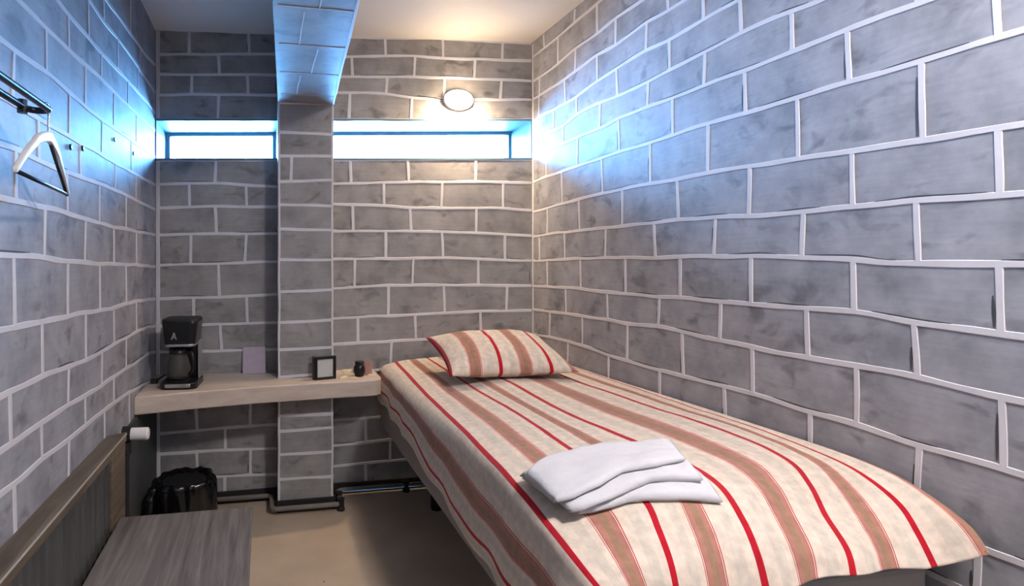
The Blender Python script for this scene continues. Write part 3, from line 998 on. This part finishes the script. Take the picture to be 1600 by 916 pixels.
# ---------------------------------------------------------------- coffee maker
cm = thing('coffee_maker', 'black and steel drip coffee maker with glass carafe at the left end of the shelf', 'coffee maker', (-0.392, 2.93, shelf_z(-0.39)), math.radians(-4))


def rbox(bm, x0, x1, y0, y1, z0, z1, r, n=5, tz=1.0, ty=1.0):
    """box with rounded upright corners; tz, ty scale the top outline"""
    def ring(z, sx, sy):
        pts = []
        cx, cy = (x0 + x1) / 2, (y0 + y1) / 2
        for (qx, qy, a0) in ((x1 - r, y1 - r, 0), (x0 + r, y1 - r, 90), (x0 + r, y0 + r, 180), (x1 - r, y0 + r, 270)):
            for k in range(n + 1):
                a = math.radians(a0 + 90 * k / n)
                x, y = qx + r * math.cos(a), qy + r * math.sin(a)
                pts.append(bm.verts.new((cx + (x - cx) * sx, cy + (y - cy) * sy, z)))
        return pts
    A, B_ = ring(z0, 1, 1), ring(z1, tz, ty)
    m_ = len(A)
    for k in range(m_):
        bm.faces.new((A[k], A[(k + 1) % m_], B_[(k + 1) % m_], B_[k]))
    bm.faces.new(A)
    bm.faces.new(B_)


bm = bmesh.new()
rbox(bm, -0.086, 0.086, -0.115, 0.10, 0.0, 0.030, 0.035)
obj('base', bm, M['black'], cm, bevel=0.004, smooth=False)
bm = bmesh.new()
rbox(bm, -0.083, 0.083, -0.119, 0.0, 0.010, 0.027, 0.045)
rim = obj('base_rim', bm, M['silver'], cm, bevel=0.003)
rim['label'] = 'brushed steel front rim'
bm = bmesh.new()
lathe(bm, [(0.056, 0.030), (0.058, 0.036)], -0.012, -0.035, 28)
obj('hot_plate', bm, M['black_matt'], cm)
bm = bmesh.new()
rbox(bm, -0.074, 0.074, 0.028, 0.10, 0.03, 0.205, 0.02)
obj('column', bm, M['black'], cm, bevel=0.003)
bm = bmesh.new()
rbox(bm, 0.069, 0.079, 0.005, 0.085, 0.03, 0.215, 0.004)
sidep = obj('side_strip', bm, M['silver'], cm, bevel=0.001)
sidep['label'] = 'steel strip down the right side'
bm = bmesh.new()
rbox(bm, -0.071, 0.071, -0.085, 0.095, 0.203, 0.312, 0.03, tz=1.17, ty=1.06)
obj('reservoir', bm, M['black'], cm, bevel=0.004)
bm = bmesh.new()
rbox(bm, -0.084, 0.084, -0.09, 0.10, 0.312, 0.326, 0.035, tz=0.95, ty=0.95)
obj('lid', bm, M['black_matt'], cm, bevel=0.003)
bm = bmesh.new()
rbox(bm, -0.068, 0.070, -0.088, 0.05, 0.196, 0.208, 0.03)
band = obj('trim_band', bm, M['silver'], cm, bevel=0.002)
band['label'] = 'thin steel band under the brew head'
bm = bmesh.new()   # small peaked emblem on the brew head
for pts in ([(-0.034, -0.0945, 0.232), (-0.027, -0.0945, 0.232), (-0.017, -0.0968, 0.262), (-0.021, -0.0968, 0.266)],
            [(-0.013, -0.0945, 0.232), (-0.006, -0.0945, 0.232), (-0.017, -0.0968, 0.266), (-0.021, -0.0968, 0.262)],
            [(-0.028, -0.0950, 0.240), (-0.012, -0.0950, 0.240), (-0.012, -0.0955, 0.245), (-0.028, -0.0955, 0.245)]):
    quad(bm, [(x, y - 0.0025, z) for x, y, z in pts])
em = obj('emblem', bm, M['silver'], cm)
so = em.modifiers.new('s', 'SOLIDIFY')
so.thickness = 0.002
bm = bmesh.new()
lathe(bm, [(0.030, 0.038), (0.050, 0.042), (0.057, 0.065), (0.056, 0.095), (0.046, 0.135), (0.038, 0.160), (0.040, 0.170)], -0.012, -0.035, 32, cap=False)
car = obj('carafe', bm, M['coffee_glass'], cm, smooth=True)
so = car.modifiers.new('s', 'SOLIDIFY')
so.thickness = 0.003
car['label'] = 'clear glass carafe'
bm = bmesh.new()
lathe(bm, [(0.001, 0.186), (0.030, 0.184), (0.040, 0.174), (0.042, 0.165), (0.042, 0.158)], -0.012, -0.035, 28, cap=False)
obj('carafe_lid', bm, M['black'], cm, smooth=True)
bm = bmesh.new()
tube(bm, smooth_path([(0.026, -0.045, 0.165), (0.052, -0.060, 0.163), (0.062, -0.066, 0.130), (0.058, -0.064, 0.085), (0.043, -0.055, 0.062)], 5), 0.0075, 10)
obj('carafe_handle', bm, M['black'], cm, smooth=True)
bm = bmesh.new()
pts = smooth_path([(-0.03, 0.095, 0.03), (-0.075, 0.085, 0.045), (-0.11, 0.06, 0.03), (-0.135, 0.045, 0.012)], 6)
tube(bm, pts, 0.0038, 8)
rbox(bm, -0.158, -0.128, 0.025, 0.062, 0.001, 0.022, 0.008)
obj('power_cord', bm, M['black_matt'], cm)

# small things on the shelf
bm = bmesh.new()
z0 = shelf_z(-0.05)
hexa(bm, [(-0.060, -0.004, 0.0), (0.060, -0.004, 0.0), (0.060, 0.0, 0.0), (-0.060, 0.0, 0.0), (-0.060, 0.019, 0.138), (0.060, 0.019, 0.138), (0.060, 0.023, 0.138), (-0.060, 0.023, 0.138)])
o = obj('notice_card', bm, M['card'], loc=(-0.057, 3.172, z0 + 0.0005))
tag(o, 'small pale lilac card propped against the brick wall behind the shelf', 'card')

pf_ = thing('photo_frame', 'small black framed picture standing on the shelf before the pillar', 'picture frame', (0.302, 2.955, shelf_z(0.30)), math.radians(14))
bm = bmesh.new()
FW, FH = 0.058, 0.118
for x0, x1, zz0, zz1 in ((-FW, -FW + 0.015, 0, FH), (FW - 0.015, FW, 0, FH), (-FW + 0.015, FW - 0.015, 0, 0.013), (-FW + 0.015, FW - 0.015, FH - 0.013, FH)):
    box(bm, x0, x1, -0.010, 0.012, zz0, zz1)
box(bm, -FW - 0.0, -FW + 0.002, -0.010, 0.034, 0.0, FH)
obj('frame', bm, M['frame_black'], pf_, bevel=0.0015)
bm = bmesh.new()
box(bm, -FW + 0.013, FW - 0.013, -0.002, 0.002, 0.011, FH - 0.011)
pr_ = obj('print', bm, M['paper'], pf_)
pr_['label'] = 'pale grey print with a faint motif'
bm = bmesh.new()
hexa(bm, [(-0.012, 0.052, 0), (0.012, 0.052, 0), (0.012, 0.055, 0), (-0.012, 0.055, 0), (-0.012, 0.010, 0.08), (0.012, 0.010, 0.08), (0.012, 0.013, 0.08), (-0.012, 0.013, 0.08)])
obj('stand', bm, M['frame_black'], pf_)

# sugar and creamer sachets lying in a loose heap, a small dark jar behind them
rs = random.Random(4)
SA = [(0.402, 2.985, 0.0, 20, 'sachet', 'beige paper sachet lying flat beside the picture frame'),
      (0.445, 2.960, 0.0, -25, 'sachet', 'beige paper sachet lying at the front of the heap'),
      (0.430, 3.005, 0.021, 60, 'sachet', 'beige paper sachet tilted up on top of the heap beside the picture frame'),
      (0.555, 3.02, 0.0, 75, 'sachet', 'cream paper sachet lying flat at the right end of the shelf')]
for (x, y, dz, an, mt, lb) in SA:
    bm = bmesh.new()
    nx_, ny_ = 10, 6
    T_ = [[bm.verts.new((-0.032 + 0.064 * i / nx_, -0.021 + 0.042 * j / ny_, 0.001 + 0.008 * (math.sin(PI * i / nx_) * math.sin(PI * j / ny_)) ** 0.5)) for j in range(ny_ + 1)] for i in range(nx_ + 1)]
    B_ = [[bm.verts.new((-0.032 + 0.064 * i / nx_, -0.021 + 0.042 * j / ny_, 0.0)) for j in range(ny_ + 1)] for i in range(nx_ + 1)]
    for S in (T_, B_):
        for i in range(nx_):
            for j in range(ny_): bm.faces.new((S[i][j], S[i + 1][j], S[i + 1][j + 1], S[i][j + 1]))
    for i in range(nx_):
        bm.faces.new((T_[i][0], T_[i + 1][0], B_[i + 1][0], B_[i][0]))
        bm.faces.new((T_[i][-1], T_[i + 1][-1], B_[i + 1][-1], B_[i][-1]))
    for j in range(ny_):
        bm.faces.new((T_[0][j], T_[0][j + 1], B_[0][j + 1], B_[0][j]))
        bm.faces.new((T_[-1][j], T_[-1][j + 1], B_[-1][j + 1], B_[-1][j]))
    o = obj('sachet', bm, M[mt], loc=(x, y, shelf_z(x) + 0.0005 + dz))
    o.rotation_euler = (math.radians(50) if 'top' in lb else 0, 0, math.radians(an if 'top' not in lb else 12))
    tag(o, lb, 'sachet', 'paper sachets on the shelf')
jar = thing('jar', 'small dark round jar near the right end of the shelf', 'jar', (0.490, 3.01, shelf_z(0.49)))
bm = bmesh.new()
lathe(bm, [(0.020, 0.0), (0.027, 0.006), (0.031, 0.030), (0.029, 0.052), (0.022, 0.062)], n=24)
obj('body', bm, M['black'], jar, smooth=True)
bm = bmesh.new()
lathe(bm, [(0.023, 0.062), (0.024, 0.066), (0.024, 0.076), (0.021, 0.080)], n=24)
lid = obj('lid', bm, M['frame_black'], jar)
bm = bmesh.new()
box(bm, -0.019, 0.019, -0.003, 0.003, 0.0, 0.074)
o = obj('packet', bm, M['sachet_pink'], loc=(0.541, 3.025, shelf_z(0.541)), bevel=0.002)
o.rotation_euler = (math.radians(-8), 0, math.radians(-15))
tag(o, 'dull pink paper packet standing to the right of the small jar', 'packet')

# ---------------------------------------------------------------- lamps
def dome(bm, rx, rz, dep, n=32, m_=8, off=0.0):
    """flattened dome facing -y"""
    rings = []
    for i in range(m_ + 1):
        a = PI / 2 * i / m_
        if i == m_:
            rings.append([bm.verts.new((0, -off - dep, 0))])
        else:
            rings.append([bm.verts.new((rx * math.cos(a) * math.cos(2 * PI * k / n), -off - dep * math.sin(a), rz * math.cos(a) * math.sin(2 * PI * k / n))) for k in range(n)])
    for A, B_ in zip(rings, rings[1:]):
        for k in range(n):
            if len(B_) == 1: bm.faces.new((A[k], A[(k + 1) % n], B_[0]))
            else: bm.faces.new((A[k], A[(k + 1) % n], B_[(k + 1) % n], B_[k]))
    bm.faces.new(rings[0])


wl = thing('wall_lamp', 'lit oval bulkhead lamp on the back wall above the long window', 'lamp', (1.100, YB, 2.232))
bm = bmesh.new()
A = [bm.verts.new((0.092 * math.cos(2 * PI * k / 32), -0.0005, 0.062 * math.sin(2 * PI * k / 32))) for k in range(32)]
B_ = [bm.verts.new((0.088 * math.cos(2 * PI * k / 32), -0.022, 0.058 * math.sin(2 * PI * k / 32))) for k in range(32)]
for k in range(32): bm.faces.new((A[k], A[(k + 1) % 32], B_[(k + 1) % 32], B_[k]))
bm.faces.new(A)
bm.faces.new(B_)
obj('housing', bm, M['white_plastic'], wl, smooth=False)
bm = bmesh.new()
dome(bm, 0.082, 0.053, 0.055, off=0.0225)
gl = obj('lamp_shade', bm, M['lamp_warm'], wl, smooth=True)
gl['label'] = 'glowing white oval glass'
bulb = bpy.data.lights.new('bulb', 'AREA')     # the lamp throws most of its light out and down through the glass
bulb.shape = 'DISK'
bulb.size = 0.07
bulb.energy = BULB_POWER
bulb.color = WARM
bo = bpy.data.objects.new('bulb', bulb)
C.objects.link(bo)
bo.parent = wl
bo.location = (0, -0.082, -0.012)
bo.rotation_euler = (math.radians(38), 0, 0)
bm = bmesh.new()
tube(bm, smooth_path([(-0.093, -0.004, 0.0), (-0.15, -0.004, 0.008), (-0.24, -0.004, 0.014)], 4), 0.003, 8)
obj('power_cable', bm, M['smear'], wl)


def ceiling_lamp(x, y, r, mat, label):
    t = thing('ceiling_lamp', label, 'lamp', (x, y, ceil_z(x)))
    bm = bmesh.new()
    lathe(bm, [(r * 1.08, 0.004), (r * 1.08, -0.016), (r * 1.0, -0.020)], n=40)
    obj('housing', bm, M['white_plastic'], t)
    bm = bmesh.new()
    lathe(bm, [(r, -0.0205), (r * 0.96, -0.036), (r * 0.8, -0.054), (r * 0.5, -0.066), (r * 0.2, -0.071), (0.004, -0.072)], n=40)
    obj('lamp_shade', bm, mat, t, smooth=True)


ceiling_lamp(0.92, 2.33, 0.10, M['lamp_ceiling'], 'lit round ceiling lamp above the head half of the bed')
ceiling_lamp(1.12, 0.22, 0.17, M['lamp_fill'], 'added round fill lamp, out of view above the foot of the bed')  # added fill lamp out of view, lifts the general light in the room

# ---------------------------------------------------------------- ribbed heater along the left wall
HX0, HX1, HY0, HY1, HZ = XL + 0.001, XL + 0.066, -0.6, 2.25, 0.668
rad = thing('wall_heater', 'long ribbed grey heater panel with brown wooden cap along the left wall', 'heater', (XL, 0.8, 0))
OX, OY = XL, 0.8
bm = bmesh.new()
n = int((2.06 - HY0) / 0.0125)
prev = None
for i in range(n + 1):
    y = HY0 + (2.06 - HY0) * i / n
    x = HX1 - 0.010 + (0.006 if i % 4 in (1, 2) else 0.0)
    cur = (bm.verts.new((x - OX, y - OY, 0.03)), bm.verts.new((x - OX, y - OY, HZ + 0.022 - 0.050 * (y - HY0) / (HY1 - HY0))))
    if prev: bm.faces.new((prev[0], cur[0], cur[1], prev[1]))
    prev = cur
pan = obj('ribbed_panel', bm, M['rad_steel'], rad)
so = pan.modifiers.new('s', 'SOLIDIFY')
so.thickness = 0.003
so.offset = 0
bm = bmesh.new()
hexa(bm, [(HX0 - OX, HY0 - OY, HZ + 0.022), (HX1 + 0.004 - OX, HY0 - OY, HZ + 0.022), (HX1 + 0.004 - OX, HY1 - OY, HZ - 0.028), (HX0 - OX, HY1 - OY, HZ - 0.028),
          (HX0 - OX, HY0 - OY, HZ + 0.040), (HX1 + 0.004 - OX, HY0 - OY, HZ + 0.056), (HX1 + 0.004 - OX, HY1 - OY, HZ + 0.006), (HX0 - OX, HY1 - OY, HZ - 0.004)])
cap = obj('top_cap', bm, M['rad_wood'], rad, bevel=0.004)
cap['label'] = 'brown stained wooden cap'
bm = bmesh.new()
box(bm, HX0 - OX, HX1 - OX, 2.065 - OY, 2.245 - OY, 0.0, HZ - 0.029)
obj('end_panel', bm, M['rad_wood'], rad, bevel=0.003)
bm = bmesh.new()
tube(bm, [(HX1 + 0.005 - OX, HY0 - OY, HZ + 0.052), (HX1 + 0.005 - OX, 2.24 - OY, HZ + 0.002)], 0.0028, 8)
tr_ = obj('edge_strip', bm, M['edging'], rad)
tr_['label'] = 'pale thin edging strip'
# valve past the end of the heater
bm = bmesh.new()
lathe(bm, [(0.016, 0.02), (0.016, 0.56), (0.024, 0.565), (0.024, 0.61)], -0.535 - OX + 0.012, 2.34 - OY, 16)
tube(bm, [(-0.523 - OX, 2.24 - OY, 0.60), (-0.523 - OX, 2.36 - OY, 0.60)], 0.014, 12)
vp = obj('valve_pipe', bm, M['black_matt'], rad)
bm = bmesh.new()
tube(bm, [(-0.530 - OX, 2.34 - OY, 0.640), (-0.500 - OX, 2.34 - OY, 0.640)], 0.030, 18)
obj('valve_collar', bm, M['black_matt'], vp)
bm = bmesh.new()
tube(bm, [(-0.505 - OX, 2.34 - OY, 0.640), (-0.500 - OX, 2.34 - OY, 0.640), (-0.441 - OX, 2.34 - OY, 0.638), (-0.436 - OX, 2.34 - OY, 0.638)], [0.017, 0.023, 0.024, 0.019], 20)
vh = obj('valve_knob', bm, M['white_plastic'], vp, smooth=False)
vh['label'] = 'white plastic valve knob'

# pipe along the foot of the back wall, stepping out round the pillar
hp = thing('heating_pipe', 'grey heating pipe running along the foot of the back wall round the pillar', 'pipe', (0.2, 3.1, 0))
bm = bmesh.new()
pts = [(XL + 0.03, 3.155), (PIL_X0 - 0.03, 3.155), (PIL_X0 - 0.03, 2.975), (PIL_X1 + 0.035, 2.975), (PIL_X1 + 0.035, 3.155), (XR - 0.05, 3.155)]
path = []
for i, p in enumerate(pts):
    if 0 < i < len(pts) - 1:
        for q in (-1, 1):
            r_ = pts[i + q]
            d = math.dist(p, r_)
            path.append((p[0] + (r_[0] - p[0]) * 0.02 / d - 0.2, p[1] + (r_[1] - p[1]) * 0.02 / d - 3.1, 0.036))
    else:
        path.append((p[0] - 0.2, p[1] - 3.1, 0.036))
tube(bm, path, 0.0125, 12)
obj('pipe', bm, M['pipe'], hp, smooth=True)
for px, py in ((PIL_X1 + 0.035, 3.07), (PIL_X1 + 0.035, 2.985), (0.78, 3.155)):
    bm = bmesh.new()
    lathe(bm, [(0.021, 0.0), (0.021, 0.012), (0.017, 0.016), (0.017, 0.056), (0.021, 0.060)], px - 0.2, py - 3.1, 16)
    obj('fitting', bm, M['black_matt'], hp)

# ---------------------------------------------------------------- low bench table
tb = thing('bench_table', 'low weathered grey wooden table between the heater and the bed', 'table', (-0.27, 1.5, 0))
TX0, TX1, TY0, TY1, TZ = -0.487, -0.043, 0.75, 2.115, 0.42
OXt, OYt = -0.27, 1.5
bm = bmesh.new()
box(bm, TX0 - OXt, TX1 - OXt, TY0 - OYt, TY1 - OYt, TZ - 0.030, TZ)
obj('tabletop', bm, M['table'], tb, bevel=0.004)
bm = bmesh.new()
for (a, b_, c, d) in ((TX0 + .03, TX0 + .05, TY0 + .04, TY1 - .04), (TX1 - .035, TX1 - .015, TY0 + .04, TY1 - .04), (TX0 + .05, TX1 - .035, TY0 + .04, TY0 + .06), (TX0 + .05, TX1 - .035, TY1 - .06, TY1 - .04)):
    box(bm, a - OXt, b_ - OXt, c - OYt, d - OYt, TZ - 0.11, TZ - 0.031)
obj('apron', bm, M['table'], tb)
for lx in (TX0 + .035, TX1 - .070):
    for ly in (TY0 + .045, TY1 - .095):
        bm = bmesh.new()
        box(bm, lx - OXt, lx + .05 - OXt, ly - OYt, ly + .05 - OYt, 0, TZ - 0.032)
        obj('leg', bm, M['table'], tb, bevel=0.003)

# ---------------------------------------------------------------- waste bin with a black bag
bn = thing('waste_bin', 'small round bin lined with a glossy black bag under the shelf', 'bin', (-0.372, 2.86, 0))
bm = bmesh.new()
lathe(bm, [(0.105, 0.0), (0.112, 0.004), (0.128, 0.255), (0.131, 0.262)], n=36)
obj('bucket', bm, M['black_matt'], bn, smooth=False)
bm = bmesh.new()
rings = []
prof = [(0.126, 0.075), (0.145, 0.10), (0.142, 0.17), (0.146, 0.235), (0.138, 0.272), (0.122, 0.283), (0.104, 0.270), (0.07, 0.235), (0.03, 0.225), (0.004, 0.222)]
nn = 72
for i, (r_, z) in enumerate(prof):
    ring = []
    for k in range(nn):
        a = 2 * PI * k / nn
        cr = noise.noise(Vector((math.cos(a) * 3.2, math.sin(a) * 3.2, z * 11))) * 0.016 + 0.006 * math.sin(a * 13 + z * 20) + 0.004 * math.sin(a * 23)
        rr = r_ + (cr if i < 8 else cr * 0.3) * (1.4 if i < 2 else 1)
        zz = z + 0.010 * noise.noise(Vector((math.cos(a) * 2, math.sin(a) * 2, 9 + i))) + (0.012 * math.sin(a * 5) if i == 0 else 0)
        ring.append(bm.verts.new((rr * math.cos(a), rr * math.sin(a), zz)))
    rings.append(ring)
for A, B_ in zip(rings, rings[1:]):
    for k in range(nn): bm.faces.new((A[k], A[(k + 1) % nn], B_[(k + 1) % nn], B_[k]))
bg_ = obj('bin_bag', bm, M['bag'], bn, smooth=True, subsurf=1)
bg_['label'] = 'crumpled glossy black plastic liner'
bm = bmesh.new()    # loose tail of the bag hanging toward the wall
pts = smooth_path([(-0.10, -0.04, 0.266), (-0.138, -0.055, 0.225), (-0.150, -0.07, 0.13), (-0.150, -0.075, 0.03)], 5)
tube(bm, pts, [0.012 + 0.022 * min(1, i / 8) + 0.004 * math.sin(i * 2.1) for i in range(len(pts))], 14)
obj('bag_tail', bm, M['bag'], bn, smooth=True)

# ---------------------------------------------------------------- clothes rail and hanger on the left wall
rl = thing('clothes_rail', 'dark metal looped clothes rail sticking out from the left wall', 'clothes rail', (-0.4775, 0.6, 1.626))
bm = bmesh.new()
loop = []
for a in range(0, 181, 15):
    an = math.radians(a)
    loop.append((0.0225 * math.cos(an), 0.745 + 0.022 * math.sin(an), 0))
ptsl = [(0.0225, -0.30, 0)] + loop + [(-0.0225, -0.30, 0)]
for a in range(195, 360, 15):
    an = math.radians(a)
    ptsl.append((0.0225 * math.cos(an), -0.30 + 0.022 * math.sin(an), 0))
tube(bm, ptsl, 0.0072, 12, closed=True)
obj('loop', bm, M['dark_metal'], rl, smooth=True)
for yy in (-0.22, 0.30):
    bm = bmesh.new()
    tube(bm, [(XL + 0.4785, yy, 0.0), (-0.024, yy, 0.0)], 0.005, 10)
    tube(bm, [(XL + 0.479, yy, 0.0), (XL + 0.485, yy, 0.0)], 0.018, 18)
    obj('bracket', bm, M['dark_metal'], rl)
bm = bmesh.new()
tube(bm, [(-0.0225, 0.735, -0.014), (-0.0225, 0.735, 0.014)], 0.010, 12)
obj('end_stop', bm, M['dark_metal'], rl)

# hanger: base point = top of the hook where it sits on the rail
hg = thing('coat_hanger', 'pale wooden and metal coat hanger hanging from the end of the rail', 'hanger', (-0.460, 1.353, 1.639))
P_l, P_r, P_a = Vector((0.011, -0.188, -0.172)), Vector((-0.020, 0.200, -0.174)), Vector((0.0, 0.015, -0.068))
bm = bmesh.new()
hook = []
for a in range(-30, 200, 12):
    an = math.radians(a)
    hook.append((0.0, 0.013 * math.cos(an) * 1.0, -0.012 + 0.0125 * math.sin(an)))
hook = [(0, 0.012, -0.066), (0, 0.010, -0.045), (0, 0.012, -0.026)] + hook[2:]
tube(bm, smooth_path(hook, 2), 0.0022, 8)
obj('hook', bm, M['chrome'], hg, smooth=True)


def arm(bm, p, q, w0, w1, d):
    """flat tapering wooden arm from p to q, w = height, d = thickness"""
    p, q = Vector(p), Vector(q)
    n_ = 12
    prev = None
    for i in range(n_ + 1):
        t = i / n_
        c = p.lerp(q, t) + Vector((0, 0, 0.020 * math.sin(PI * t) * (1 if t < .5 else .8)))
        w = w0 + (w1 - w0) * t
        cur = [bm.verts.new(c + Vector((sx * d / 2, 0, sz * w / 2))) for sx, sz in ((-1, -1), (1, -1), (1, 1), (-1, 1))]
        if prev:
            for k in range(4): bm.faces.new((prev[k], prev[(k + 1) % 4], cur[(k + 1) % 4], cur[k]))
        else: bm.faces.new(cur)
        prev = cur
    bm.faces.new(prev)


bm = bmesh.new()
arm(bm, P_a, P_l, 0.024, 0.010, 0.012)
a1 = obj('shoulder_arm', bm, M['white_plastic'], hg, bevel=0.003)
bm = bmesh.new()
arm(bm, P_a, P_r, 0.024, 0.010, 0.012)
a2 = obj('shoulder_arm', bm, M['white_plastic'], hg, bevel=0.003)
bm = bmesh.new()
tube(bm, [P_l + Vector((0, 0.004, 0)), P_r - Vector((0, 0.004, 0))], 0.0042, 10)
obj('trouser_bar', bm, M['dark_metal'], hg, smooth=True)
bm = bmesh.new()
tube(bm, [P_a + Vector((0.0, 0.012, -0.018)), P_r + Vector((0.0, -0.006, -0.002))], 0.0040, 8)
obj('brace', bm, M['dark_metal'], hg, smooth=True)

# small screw heads left in the left wall beyond the hanger
for sy, sz in ((1.844, 1.636), (1.959, 1.654), (2.349, 1.762), (2.673, 1.768)):
    bm = bmesh.new()
    tube(bm, [(0.0003, 0, 0), (0.004, 0, 0), (0.006, 0, 0)], [0.009, 0.009, 0.005], 12)
    o = obj('screw', bm, M['dark_metal'], loc=(XL + 0.002, sy, sz))
    tag(o, 'small dark screw head in the blue-lit left wall beyond the coat hanger', 'screw', 'screw heads in the left wall')
